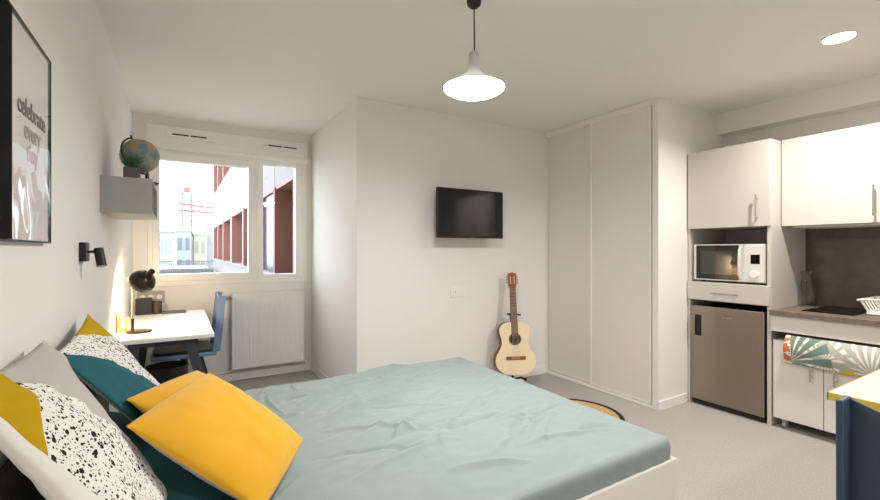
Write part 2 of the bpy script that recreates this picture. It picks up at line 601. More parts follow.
# ------------------------------------------------------------------ wardrobe
wd = thing('sliding_wardrobe', 'built in wardrobe with two tall white sliding doors beside the kitchen', 'wardrobe', (3.3, 2.68, 0))
box('top_rail', M['trimw'], wd, 3.258, 3.36, 2.087, YT - 0.001, 2.452, 2.498, 0.003)
box('bottom_track', M['trimw'], wd, 3.258, 3.36, 2.087, YT - 0.001, 0.001, 0.02, 0.002)
def sdoor(x, y0, y1):
    d = MB()
    d.box(x, x + 0.018, y0 + 0.02, y1 - 0.02, 0.026, 2.452)
    o = d.build('door', M['door'], wd, smooth=False)
    f = MB()
    f.box(x - 0.006, x + 0.024, y0, y0 + 0.022, 0.024, 2.452)
    f.box(x - 0.006, x + 0.024, y1 - 0.022, y1, 0.024, 2.452)
    f.box(x - 0.002, x + 0.02, y0 + 0.022, y1 - 0.022, 0.024, 0.042)
    f.build('door_stile', M['trimw'], o, bevel=0.003)
sdoor(3.315, 2.66, YT - 0.004)
sdoor(3.275, 2.10, 2.716)
box('back_panel', M['dark'], wd, 3.42, 3.44, 2.09, YT - 0.002, 0.0, 2.5)

# ------------------------------------------------------------------ tv, socket, guitar
tv = thing('television', 'black flat television mounted on the white wall above the guitar', 'television', (2.2, 3.09, 1.6))
box('casing', M['black'], tv, 1.845, 2.548, 3.093, 3.125, 1.384, 1.811, 0.006)
box('screen', M['screen'], tv, 1.856, 2.537, 3.0905, 3.094, 1.402, 1.801, 0.001)
box('rear_housing', M['black'], tv, 1.98, 2.41, 3.124, 3.142, 1.44, 1.70, 0.006)
b = MB()
b.box(2.10, 2.30, 3.141, 3.152, 1.47, 1.68)
b.box(2.17, 2.23, 3.15, 3.262, 1.54, 1.60)
b.box(2.13, 2.27, 3.260, YT - 0.001, 1.46, 1.68)
b.build('wall_bracket', M['blackmetal'], tv, smooth=False)
box('badge', M['chrome'], tv, 2.190, 2.210, 3.0915, 3.0935, 1.389, 1.394)

so = thing('wall_socket', 'white double wall socket plate on the wall between bed and television', 'socket', (2.16, YT, 0.9))
box('plate', M['white'], so, 2.083, 2.236, YT - 0.010, YT, 0.852, 0.946, 0.004)
for x in (2.122, 2.197):
    b = MB()
    b.lathe([(0.0, 0), (0.021, 0), (0.021, 0.0015), (0.0, 0.0015)], (x, YT - 0.010, 0.899), (0, -1, 0), 24)
    b.build('socket_insert', M['trimw'], so)
b = MB()
b.cyl((2.135, YT - 0.0112, 0.899), (2.135, YT - 0.013, 0.899), 0.006, seg=12)
b.build('socket_pin', M['socketgrey'], so)

g = thing('acoustic_guitar', 'pale topped classical guitar leaning on a stand against the wall', 'guitar', (2.668, 3.065, 0.0), R(-24))
LEAN = Matrix.Diagonal((1.06, 1, 1, 1)) @ Matrix.Translation((0, 0, 0.122)) @ Matrix.Rotation(R(-9), 4, 'X')
def outline(n=40, off=0.0):
    key = [(0, 0.0), (0.004, 0.06), (0.02, 0.115), (0.06, 0.163), (0.115, 0.183), (0.17, 0.176), (0.22, 0.148), (0.265, 0.126), (0.30, 0.121), (0.34, 0.128), (0.385, 0.139), (0.425, 0.137), (0.455, 0.118), (0.475, 0.085), (0.484, 0.045), (0.486, 0.0)]
    pts = []
    def cr_(p0, p1, p2, p3, t):
        return 0.5 * ((2 * p1) + (-p0 + p2) * t + (2 * p0 - 5 * p1 + 4 * p2 - p3) * t * t + (-p0 + 3 * p1 - 3 * p2 + p3) * t ** 3)
    K = [(key[1][0], -key[1][1])] + key + [(key[-2][0], -key[-2][1])]
    for i in range(1, len(K) - 2):
        for s_ in range(5):
            t = s_ / 5
            pts.append((cr_(K[i - 1][1], K[i][1], K[i + 1][1], K[i + 2][1], t), cr_(K[i - 1][0], K[i][0], K[i + 1][0], K[i + 2][0], t)))
    pts.append((0.0, 0.486))
    right = [(max(0, x - off), z) for x, z in pts]
    left = [(-x, z) for x, z in right[-2:0:-1]]
    return right + left
b = MB(); b.prism(outline(), -0.044, 0.05); b.xf(LEAN)
b.build('body', M['mahog'], g, local=True, bevel=0.004)
b = MB(); b.prism(outline(off=0.002), -0.0475, -0.0435); b.xf(LEAN)
sb = b.build('soundboard', M['spruce'], g, local=True)
b = MB(); b.lathe([(0.041, 0), (0.041, 0.0012), (0.056, 0.0012), (0.056, 0)], (0, -0.0475, 0.325), (0, -1, 0)); b.xf(LEAN)
b.build('rosette', M['rosew'], sb, local=True)
b = MB(); b.lathe([(0, 0), (0.042, 0), (0.042, 0.001), (0, 0.001)], (0, -0.0475, 0.325), (0, -1, 0)); b.xf(LEAN)
b.build('sound_hole', M['dark'], g, local=True)
b = MB(); b.box(-0.088, 0.088, -0.056, -0.0472, 0.138, 0.168); b.xf(LEAN)
br = b.build('bridge', M['headst'], g, local=True, bevel=0.003)
b = MB(); b.box(-0.04, 0.04, -0.0595, -0.056, 0.15, 0.154); b.xf(LEAN)
b.build('saddle', M['string'], br, local=True)
b = MB(); b.prism([(-0.029, 0.36), (0.029, 0.36), (0.025, 0.80), (-0.025, 0.80)], -0.044, -0.022); b.xf(LEAN)
b.build('neck', M['mahog'], g, local=True, bevel=0.006)
b = MB(); b.prism([(-0.030, 0.352), (0.030, 0.352), (0.026, 0.80), (-0.026, 0.80)], -0.0535, -0.0472); b.xf(LEAN)
fb = b.build('fretboard', M['rosew'], g, local=True)
for k in range(1, 19):
    z = 0.154 + 0.65 * 2 ** (-k / 12)
    if z > 0.36:
        fr = MB(); fr.box(-0.027, 0.027, -0.0545, -0.0534, z - 0.001, z + 0.001)
        fr.xf(LEAN); fr.build('fret', M['chrome'], fb, local=True, smooth=False)
b = MB()
b.prism([(-0.027, 0.80), (0.027, 0.80), (0.038, 0.835), (0.040, 0.925), (0.031, 0.945), (0.012, 0.942), (0, 0.952), (-0.012, 0.942), (-0.031, 0.945), (-0.040, 0.925), (-0.038, 0.835)], -0.048, -0.028); b.xf(LEAN)
hs = b.build('headstock', M['headst'], g, local=True, bevel=0.002)
for sx in (-1, 1):
    b = MB()
    b.prism([(sx * 0.013, 0.840), (sx * 0.021, 0.840), (sx * 0.021, 0.912), (sx * 0.013, 0.912)], -0.0492, -0.0478); b.xf(LEAN)
    b.build('headstock_slot', M['string'], hs, local=True, smooth=False)
    for k in range(3):
        b = MB()
        z = 0.852 + k * 0.026
        b.cyl((sx * 0.036, -0.038, z), (sx * 0.046, -0.038, z), 0.0025, seg=8)
        b.sphere((sx * 0.050, -0.038, z), 0.0065, 10, (0.7, 0.5, 1))
        b.xf(LEAN)
        b.build('tuning_peg', M['black'], g, local=True)
for k in range(6):
    b = MB()
    b.tube([((k - 2.5) * 0.0115, -0.0605, 0.152), ((k - 2.5) * 0.0082, -0.0562, 0.80)], 0.0008, 5)
    b.xf(LEAN)
    b.build('string', M['string'], g, local=True)
gs = thing('guitar_stand', 'slim black guitar stand with a neck yoke behind the guitar', 'guitar stand', (2.668, 3.065, 0.0), R(-24))
b = MB()
b.tube([(0, 0.075, 0.02), (0, 0.10, 0.3), (0, 0.135, 0.665)], 0.010, 10)
b.build('upright', M['black'], gs, local=True)
b = MB()
b.tube([(-0.045, 0.03, 0.672), (-0.045, 0.085, 0.67), (-0.038, 0.128, 0.668), (0, 0.138, 0.665), (0.038, 0.128, 0.668), (0.045, 0.085, 0.67), (0.058, 0.024, 0.672)], 0.008, 8)
b.build('neck_yoke', M['black'], gs, local=True)
b = MB()
for sx in (-1, 1):
    b.tube([(sx * 0.01, 0.075, 0.06), (sx * 0.08, 0.06, 0.075), (sx * 0.085, -0.02, 0.085), (sx * 0.085, -0.05, 0.083), (sx * 0.085, -0.056, 0.10)], 0.009, 8)
b.build('body_cradle', M['black'], gs, local=True)
for q in ((0.10, 0.05), (-0.10, 0.05), (0, 0.15)):
    b = MB(); b.tube([(0, 0.075, 0.06), (q[0], q[1], 0.009)], 0.009, 8)
    b.build('leg', M['black'], gs, local=True)

# ------------------------------------------------------------------ radiator
rd = thing('radiator', 'white ribbed panel radiator on the wall under the window', 'radiator', (0.766, YW - 0.06, 0.12))
b = MB()
n = 22
x0, x1, z0, z1 = 0.427, 1.104, 0.128, 0.858
pts = []
for i in range(n):
    a = x0 + (x1 - x0) * i / n
    wv = (x1 - x0) / n
    pts += [(a, 0.0), (a + wv * 0.62, 0.0), (a + wv * 0.72, 0.0022), (a + wv * 0.9, 0.0022)]
pts.append((x1, 0.0))
yf = YW - 0.105
b.prism([(p[0], yf + p[1]) for p in pts] + [(x1, yf + 0.018), (x0, yf + 0.018)], z0 + 0.03, z1 - 0.03, 'xy')
b.build('front_panel', M['white'], rd, smooth=False)
box('bottom_rim', M['white'], rd, x0, x1, yf, yf + 0.02, z0, z0 + 0.03, 0.004)
box('top_rim', M['white'], rd, x0, x1, yf, yf + 0.02, z1 - 0.03, z1, 0.004)
b = MB()
b.box(x0 + 0.005, x1 - 0.005, yf + 0.02, YW - 0.04, z1 - 0.03, z1)
b.box(x0 + 0.004, x0 + 0.012, yf + 0.02, YW - 0.04, z0, z1)
b.box(x1 - 0.012, x1 - 0.004, yf + 0.02, YW - 0.04, z0, z1)
b.build('top_grille', M['white'], rd, smooth=False)
box('rear_panel', M['white'], rd, x0 + 0.012, x1 - 0.012, YW - 0.055, YW - 0.03, z0, z1 - 0.03)
for x in (0.55, 0.98):
    box('bracket', M['white'], rd, x - 0.015, x + 0.015, YW - 0.03, YW - 0.002, 0.2, 0.78)
b = MB()
b.cyl((x0 - 0.075, YW - 0.075, 0.815), (x0 + 0.01, YW - 0.075, 0.815), 0.011)
b.cyl((x0 - 0.075, YW - 0.075, 0.815), (x0 - 0.04, YW - 0.075, 0.815), 0.019)
b.build('thermostat_valve', mat('brass valve', (150, 132, 110), 0.35, metal=0.6), rd)
b = MB()
b.cyl((x1 - 0.01, YW - 0.075, 0.165), (x1 + 0.04, YW - 0.075, 0.165), 0.008)
b.cyl((x1 + 0.03, YW - 0.075, 0.145), (x1 + 0.03, YW - 0.075, 0.19), 0.013)
b.tube([(x1 + 0.03, YW - 0.075, 0.15), (x1 + 0.03, YW - 0.06, 0.1), (x1 + 0.0, YW - 0.03, 0.092), (x0 - 0.5, YW - 0.03, 0.092)], 0.008)
b.build('return_pipe', M['trimw'], rd)

# ------------------------------------------------------------------ pendant and downlights
PX, PY = 1.225, 1.708
pd = thing('pendant_lamp', 'lit pale bell shaped pendant lamp on a black cord over the bed', 'pendant lamp', (PX, PY, CH))
b = MB()
b.lathe([(0, 0), (0.036, 0), (0.036, -0.012), (0.032, -0.028), (0.020, -0.040), (0.006, -0.044), (0, -0.044)], (PX, PY, CH), seg=32)
b.build('ceiling_cup', M['black'], pd)
b = MB(); b.tube([(PX, PY, 2.458), (PX + 0.002, PY, 2.34), (PX + 0.003, PY, 2.25)], 0.0035, 8)
b.build('cord', M['black'], pd)
RZ = 2.068
b = MB()
outer = [(0.0, 0.178), (0.012, 0.178), (0.022, 0.17), (0.0265, 0.155), (0.027, 0.11), (0.030, 0.09), (0.040, 0.072), (0.062, 0.053), (0.098, 0.032), (0.13, 0.014), (0.150, 0.0)]
inner = [(0.147, 0.0), (0.127, 0.011), (0.095, 0.029), (0.06, 0.049), (0.036, 0.068), (0.026, 0.088), (0.0, 0.10)]
b.lathe(outer + inner, (PX, PY, RZ), seg=56)
b.build('lamp_shade', M['enamel'], pd)
b = MB()
b.lathe([(0.146, 0.001), (0.144, -0.006), (0.12, -0.020), (0.08, -0.032), (0.04, -0.038), (0, -0.040)], (PX, PY, RZ), seg=48)
b.build('diffuser', M['frosted'], pd)
light('pendant_light', 'AREA', (PX, PY, RZ - 0.044), PENDANT_W, lin((255, 253, 250)), pd, shape='DISK', size=0.26)

def downlight(x, y, label, watts, name='ceiling_downlight'):
    t = thing(name, label, 'downlight', (x, y, CH))
    b = MB(); b.lathe([(0.085, 0), (0.085, -0.004), (0.072, -0.006), (0.07, 0.0)], (x, y, CH), seg=40)
    b.build('trim_ring', M['white'], t)
    b = MB(); b.lathe([(0.071, -0.001), (0.071, -0.003), (0, -0.003)], (x, y, CH), seg=40)
    b.build('lens', emis('lit downlight lens', (255, 246, 232), 24), t)
    light('downlight_light', 'AREA', (x, y, CH - 0.008), watts, lin((255, 248, 239)), t, shape='DISK', size=0.14, spread=R(150))
    return t
downlight(3.235, 0.93, 'lit round ceiling downlight over the kitchen floor', DOWN_W)
downlight(1.4, -0.75, 'added fill downlight on the ceiling behind the camera, out of view', REAR_FILL_W)  # extra unseen lamp, added to brighten the room from the camera side

# ------------------------------------------------------------------ tall kitchen cabinet, fridge, microwave
TX, TY0, TY1 = 3.66, 1.433, 2.030
tc_ = thing('tall_cabinet', 'tall white kitchen cabinet housing the microwave and fridge', 'cabinet', (3.95, 1.73, 0))
b = MB()
b.box(TX + 0.018, 4.283, TY1 - 0.018, TY1, 0.0, 2.09)
b.build('side_panel', M['cab'], tc_, bevel=0.001)
b = MB()
b.box(TX + 0.0195, 4.283, TY0, TY0 + 0.026, 0.0, 2.093)
b.build('side_panel', M['cab'], tc_, bevel=0.001)
box('top_panel', M['cab'], tc_, TX + 0.02, 4.283, TY0 + 0.026, TY1 - 0.018, 2.072, 2.09)
box('cabinet_floor', M['cab'], tc_, TX + 0.02, 4.283, TY0 + 0.026, TY1 - 0.018, 1.457, 1.475)
box('niche_shelf', M['cab'], tc_, TX + 0.02, 4.283, TY0 + 0.026, TY1 - 0.018, 1.000, 1.018)
box('drawer_base', M['cab'], tc_, TX + 0.02, 4.283, TY0 + 0.026, TY1 - 0.018, 0.868, 0.886)
box('back_panel', M['cab'], tc_, 4.262, 4.283, TY0 + 0.026, TY1 - 0.018, 0.886, 2.072)
def vhandle(parent, x, y, z0, z1):
    b = MB()
    b.cyl((x - 0.034, y, z0), (x - 0.034, y, z1), 0.006, seg=12)
    for z in (z0 + 0.03, z1 - 0.03):
        b.cyl((x - 0.034, y, z), (x, y, z), 0.0045, seg=10)
    return b.build('handle', M['chrome'], parent)
def hhandle(parent, x, y0, y1, z):
    b = MB()
    b.cyl((x - 0.034, y0, z), (x - 0.034, y1, z), 0.006, seg=12)
    for y in (y0 + 0.03, y1 - 0.03):
        b.cyl((x - 0.034, y, z), (x, y, z), 0.0045, seg=10)
    return b.build('handle', M['chrome'], parent)
d = box('door', M['cab'], tc_, TX, TX + 0.019, TY0 + 0.001, TY1 - 0.006, 1.457, 2.088, 0.0015)
vhandle(d, TX, 1.512, 1.49, 1.69)
d = box('drawer', M['cab'], tc_, TX, TX + 0.019, TY0 + 0.003, TY1 - 0.003, 0.874, 1.015, 0.0015)
hhandle(d, TX, 1.63, 1.83, 0.935)

fg = thing('fridge', 'stainless steel undercounter fridge in the tall kitchen cabinet', 'fridge', (3.95, 1.73, 0))
box('housing', M['black'], fg, 3.74, 4.22, 1.477, 2.0, 0.03, 0.81, 0.004)
fd = box('door', M['steel'], fg, 3.672, 3.735, 1.474, 2.005, 0.045, 0.822, 0.006)
b = MB()
b.box(3.652, 3.672, 1.962, 1.998, 0.575, 0.745)
b.build('handle', M['steel'], fd, bevel=0.004)
b = MB()
b.box(3.669, 3.6725, 1.920, 1.96, 0.575, 0.745)
b.build('handle_recess', M['dark'], fd, smooth=False)
box('badge', M['chrome'], fd, 3.6705, 3.6725, 1.69, 1.76, 0.738, 0.748)
for (x, y) in ((3.78, 1.52), (3.78, 1.96), (4.16, 1.52), (4.16, 1.96)):
    b = MB(); b.cyl((x, y, 0), (x, y, 0.031), 0.02, seg=14)
    b.build('foot', M['black'], fg)
box('plinth', M['black'], fg, 3.70, 3.72, 1.48, 2.0, 0.004, 0.045)

mw = thing('microwave_oven', 'silver microwave oven with black glass door in the cabinet niche', 'microwave', (3.9, 1.735, 1.018))
box('housing', mat('silver painted metal', (206, 204, 202), 0.35, metal=0.3), mw, 3.715, 4.05, 1.474, 1.996, 1.034, 1.325, 0.006)
mfront = mat('silver microwave front', (226, 224, 222), 0.3, metal=0.2)
box('front_frame', mfront, mw, 3.700, 3.716, 1.474, 1.996, 1.034, 1.325, 0.003)
md = box('door', M['screen'], mw, 3.693, 3.702, 1.655, 1.972, 1.045, 1.318, 0.003)
box('door_window', mat('tinted door glass', (26, 23, 20), 0.03, spec=1.0), md, 3.6915, 3.694, 1.700, 1.935, 1.085, 1.272, 0.001)
b = MB(); b.tube([(3.694, 1.64, 1.06), (3.672, 1.64, 1.085), (3.668, 1.64, 1.18), (3.672, 1.64, 1.275), (3.694, 1.64, 1.30)], 0.009, 10)
b.build('handle', mfront, md)
cp = box('control_panel', mfront, mw, 3.695, 3.702, 1.482, 1.622, 1.042, 1.318, 0.002)
box('display', M['hob'], cp, 3.6935, 3.696, 1.512, 1.572, 1.175, 1.245)
b = MB(); b.lathe([(0, 0.022), (0.024, 0.022), (0.028, 0.016), (0.029, 0), (0, 0)], (3.695, 1.545, 1.095), (-1, 0, 0), 28)
b.build('knob', M['trimw'], cp)
for (x, y) in ((3.76, 1.52), (3.76, 1.95), (4.0, 1.52), (4.0, 1.95)):
    b = MB(); b.cyl((x, y, 1.018), (x, y, 1.036), 0.015, seg=12)
    b.build('foot', M['black'], mw)
b = MB(); b.tube([(4.05, 1.60, 1.2), (4.09, 1.57, 1.30), (4.03, 1.50, 1.37), (3.99, 1.475, 1.43), (4.0, 1.47, 1.457)], 0.004, 8)
b.build('power_cord', M['black'], mw)

# ------------------------------------------------------------------ wall cabinets, hood, backsplash, worktop
UX = 3.836
def wallcab(y0, y1, label, hy):
    t = thing('wall_cabinet', label, 'cabinet', (4.06, (y0 + y1) / 2, 1.46), group='white wall cabinets over the worktop')
    box('carcass', M['cab'], t, UX + 0.02, 4.283, y0, y1, 1.459, 2.095, 0.001)
    d = box('door', M['cab'], t, UX, UX + 0.019, y0 + 0.002, y1 - 0.002, 1.457, 2.097, 0.0015)
    vhandle(d, UX, hy, 1.50, 1.70)
wallcab(0.885, 1.431, 'white wall cabinet over the hob, next to the tall cabinet', 0.925)
wallcab(0.335, 0.881, 'white wall cabinet at the right end of the kitchen row', 0.84)
hd = thing('extractor_hood', 'slim extractor hood grille under the wall cabinet above the hob', 'hood', (4.1, 1.16, 1.44))
box('hood_plate', M['cab2'], hd, 3.95, 4.27, 0.92, 1.40, 1.446, 1.459, 0.002)
for k in range(5):
    box('vent_slot', mat('pale grille', (250, 248, 244), 0.4), hd, 4.15, 4.20, 1.13 + k * 0.035, 1.15 + k * 0.035, 1.444, 1.4465)
bs = box('backsplash_panel', M['splash'], None, 4.272, XK - 0.001, -0.2, TY0 - 0.002, 0.848, 1.458)
tag(bs, 'dark brown stone effect panel on the wall behind the hob', 'backsplash')
kc = thing('kitchen_counter', 'taupe worktop with a white apron panel below it', 'worktop', (3.96, 0.6, 0.0))
box('worktop', M['counter'], kc, 3.637, 4.270, -0.2, TY0 - 0.003, 0.813, 0.848, 0.002)
box('apron_panel', M['cab2'], kc, 3.662, 3.68, -0.2, TY0 - 0.003, 0.698, 0.812, 0.001)
box('end_panel', M['cab2'], kc, 3.68, 4.27, -0.2, -0.18, 0.0, 0.812)
hb = thing('hob', 'black glass two ring hob set on the taupe worktop', 'hob', (4.02, 1.16, 0.848))
box('glass_top', M['hob'], hb, 3.775, 4.255, 1.01, 1.29, 0.848, 0.853, 0.001)
for x in (3.90, 4.12):
    b = MB(); b.lathe([(0.075, 0.0), (0.075, 0.0006), (0.079, 0.0006), (0.079, 0)], (x, 1.15, 0.853), seg=40)
    b.build('ring_mark', mat('ring print', (70, 68, 66), 0.4), hb)
b = MB()
b.lathe([(0.0, 0.004), (0.058, 0.004), (0.064, 0.012), (0.065, 0.05), (0.060, 0.10), (0.046, 0.16), (0.034, 0.20), (0.032, 0.225), (0.038, 0.255), (0.043, 0.272), (0.0405, 0.272), (0.036, 0.255), (0.0295, 0.225), (0.0315, 0.2), (0.0435, 0.16), (0.0575, 0.10), (0.0625, 0.05), (0.0615, 0.016), (0.056, 0.010), (0, 0.010)], (4.165, 1.385, 0.846), seg=40)
c = b.build('carafe', M['clear'])
tag(c, 'clear glass water carafe in the corner of the worktop', 'carafe')
dr = thing('dish_rack', 'white dish drainer on the worktop beside the hob', 'dish rack', (4.05, 0.82, 0.85))
mw_ = mat('white plastic', (244, 242, 238), 0.4)
b = MB()
b.box(3.90, 4.20, 0.66, 0.985, 0.852, 0.858)
for a in ((3.90, 4.20, 0.66, 0.668), (3.90, 4.20, 0.977, 0.985), (3.90, 3.908, 0.66, 0.985), (4.192, 4.20, 0.66, 0.985)):
    b.box(a[0], a[1], a[2], a[3], 0.852, 0.875)
b.build('drip_tray', mw_, dr, bevel=0.004)
b = MB()
rim = [(3.88, 1.02, 0.945), (4.22, 1.02, 0.945), (4.22, 0.63, 0.985), (3.88, 0.63, 0.985)]
b.tube(rim, 0.008, 8, closed=True)
b.build('rim', mw_, dr)
for k in range(5):
    y = 0.985 - k * 0.075
    for xs in ((3.88, 3.905), (4.22, 4.195)):
        b = MB(); zz = 0.945 + 0.04 * (1.02 - y - 0.02) / 0.39
        b.tube([(xs[0], y + 0.02, zz), (xs[1], y - 0.012, 0.872)], 0.007, 8)
        b.build('rib', mw_, dr)
for k in range(5):
    x = 3.94 + k * 0.055
    b = MB(); b.tube([(x, 1.018, 0.945), (x, 0.981, 0.872)], 0.0055, 8)
    b.build('rib', mw_, dr)

# rolling base cabinet
rc = thing('rolling_cabinet', 'white two door kitchen cabinet on casters under the worktop', 'cabinet', (3.95, 1.14, 0))
box('carcass', M['cab2'], rc, 3.70, 4.2, 0.845, 1.421, 0.075, 0.632, 0.002)
d = box('door', M['cab2'], rc, 3.68, 3.699, 1.138, 1.422, 0.073, 0.634, 0.002)
vhandle(d, 3.68, 1.197, 0.385, 0.57)
d = box('door', M['cab2'], rc, 3.68, 3.699, 0.845, 1.134, 0.073, 0.634, 0.002)
vhandle(d, 3.68, 1.072, 0.385, 0.57)
for (x, y) in ((3.74, 1.37), (3.74, 0.89), (4.15, 1.37), (4.15, 0.89)):
    b = MB()
    b.cyl((x - 0.0, y - 0.011, 0.025), (x, y + 0.011, 0.025), 0.025, seg=18)
    b.box(x - 0.014, x + 0.014, y - 0.016, y + 0.016, 0.045, 0.075)
    b.build('caster', mat('grey caster', (170, 168, 166), 0.5), rc)

# towel
def towel_mat():
    m = bpy.data.materials.new('leaf print cotton')
    m.use_nodes = True
    t = NT(m)
    bs_ = m.node_tree.nodes['Principled BSDF']
    bs_.inputs['Roughness'].default_value = 0.9
    uv = t.n('ShaderNodeUVMap', uv_map='UVMap')
    sp = t.n('ShaderNodeSeparateXYZ')
    t.link(uv.outputs[0], sp.inputs[0])
    u, v = sp.outputs[0], sp.outputs[1]
    base = rgba((232, 228, 218))
    def fan(u0, v0, n, ph, rad, thr):
        du = t.math('MULTIPLY', t.math('SUBTRACT', u, u0), 2.6)
        dv = t.math('SUBTRACT', v, v0)
        ang = t.math('ARCTAN2', dv, du)
        rr = t.math('SQRT', t.math('ADD', t.math('MULTIPLY', du, du), t.math('MULTIPLY', dv, dv)))
        s_ = t.math('SINE', t.math('ADD', t.math('MULTIPLY', ang, n), ph))
        a_ = t.math('GREATER_THAN', s_, thr)
        b_ = t.math('LESS_THAN', rr, rad)
        return t.math('MULTIPLY', a_, b_)
    c1 = t.mix(fan(0.93, 0.10, 19, 0.4, 1.55, -0.2), base, rgba((176, 176, 166)))
    c2 = t.mix(fan(0.46, 0.25, 17, 0.9, 0.9, 0.2), c1, rgba((176, 180, 166)))
    c3 = t.mix(fan(0.10, 0.12, 17, 0.2, 1.15, -0.45), c2, rgba((112, 134, 124)))
    le = t.math('LESS_THAN', u, 0.085)
    nz = t.n('ShaderNodeTexNoise')
    nz.inputs['Scale'].default_value = 7
    t.link(uv.outputs[0], nz.inputs['Vector'])
    og = t.math('MULTIPLY', le, t.math('GREATER_THAN', nz.outputs[0], 0.46))
    c4 = t.mix(t.math('MULTIPLY', le, 1.0), c3, base)
    c5 = t.mix(og, c4, rgba((200, 112, 66)))
    yl = t.math('MULTIPLY', t.math('GREATER_THAN', u, 0.60), t.math('LESS_THAN', v, t.math('SUBTRACT', 0.14, t.math('MULTIPLY', t.math('ABSOLUTE', t.math('SUBTRACT', u, 0.70)), 0.9))))
    yl = t.math('MULTIPLY', yl, t.math('LESS_THAN', u, 0.86))
    c6 = t.mix(yl, c5, rgba((220, 170, 52)))
    t.link(c6, bs_.inputs['Base Color'])
    return m
b = MB()
uvl = b.bm.loops.layers.uv.new('UVMap')
NU, NV = 40, 26
prof = []
for j in range(NV + 1):
    q = j / NV
    if q < 0.72:
        s_ = q / 0.72
        prof.append((3.648 - 0.03 * math.sin(s_ * PI * 0.9), 0.492 + s_ * 0.168))
    else:
        s_ = (q - 0.72) / 0.28
        prof.append((3.648 + 0.012 + 0.05 * s_ - 0.012 * math.cos(s_ * PI), 0.660 + 0.022 * math.sin(min(1, s_ * 1.4) * PI * 0.9) - 0.004 * s_))
vs = []
for i in range(NU + 1):
    row = []
    u = i / NU
    for j in range(NV + 1):
        x, z = prof[j]
        fall = (1 - j / NV)
        x += 0.006 * noise.noise(Vector((u * 6, j * 0.12, 3.1))) * fall
        z -= 0.01 * u * fall + 0.006 * noise.noise(Vector((u * 4, 7.7, 0))) * fall
        row.append(b.bm.verts.new((x, 1.338 - u * 0.485, z)))
    vs.append(row)
for i in range(NU):
    for j in range(NV):
        f = b.bm.faces.new((vs[i][j], vs[i + 1][j], vs[i + 1][j + 1], vs[i][j + 1]))
        for l, (a, c) in zip(f.loops, ((i, j), (i + 1, j), (i + 1, j + 1), (i, j + 1))):
            l[uvl].uv = (a / NU, c / NV)
tw = b.build('kitchen_towel', towel_mat())
so_ = tw.modifiers.new('thick', 'SOLIDIFY'); so_.thickness = 0.004; so_.offset = 0
tag(tw, 'leaf patterned tea towel hanging over the doors of the rolling cabinet', 'towel')

# ------------------------------------------------------------------ table and chairs
dt = thing('dining_table', 'white table with a yellow edge at the right beside the kitchen', 'table', (2.48, 0.25, 0))
tx0, tx1, ty0, ty1 = 2.068, 2.93, -0.17, 0.628
box('tabletop', mat('white table laminate', (218, 214, 209), 0.4), dt, tx0 + 0.003, tx1 - 0.003, ty0 + 0.003, ty1 - 0.003, 0.722, 0.7502, 0.001)
b = MB()
for a in ((tx0, tx0 + 0.003, ty0, ty1), (tx1 - 0.003, tx1, ty0, ty1), (tx0, tx1, ty0, ty0 + 0.003), (tx0, tx1, ty1 - 0.003, ty1)):
    b.box(a[0], a[1], a[2], a[3], 0.722, 0.75)
b.build('edge_band', M['yellow'], dt, smooth=False)
b = MB()
for a in ((tx0 + 0.02, tx0 + 0.04, ty0 + 0.03, ty1 - 0.03), (tx1 - 0.04, tx1 - 0.02, ty0 + 0.03, ty1 - 0.03), (tx0 + 0.02, tx1 - 0.02, ty0 + 0.02, ty0 + 0.04), (tx0 + 0.02, tx1 - 0.02, ty1 - 0.04, ty1 - 0.02)):
    b.box(a[0], a[1], a[2], a[3], 0.655, 0.722)
b.build('apron', M['white'], dt, smooth=False)
for x in (tx0 + 0.045, tx1 - 0.045):
    for y in (ty0 + 0.045, ty1 - 0.045):
        box('leg', M['white'], dt, x - 0.02, x + 0.02, y - 0.02, y + 0.02, 0, 0.722, 0.002)

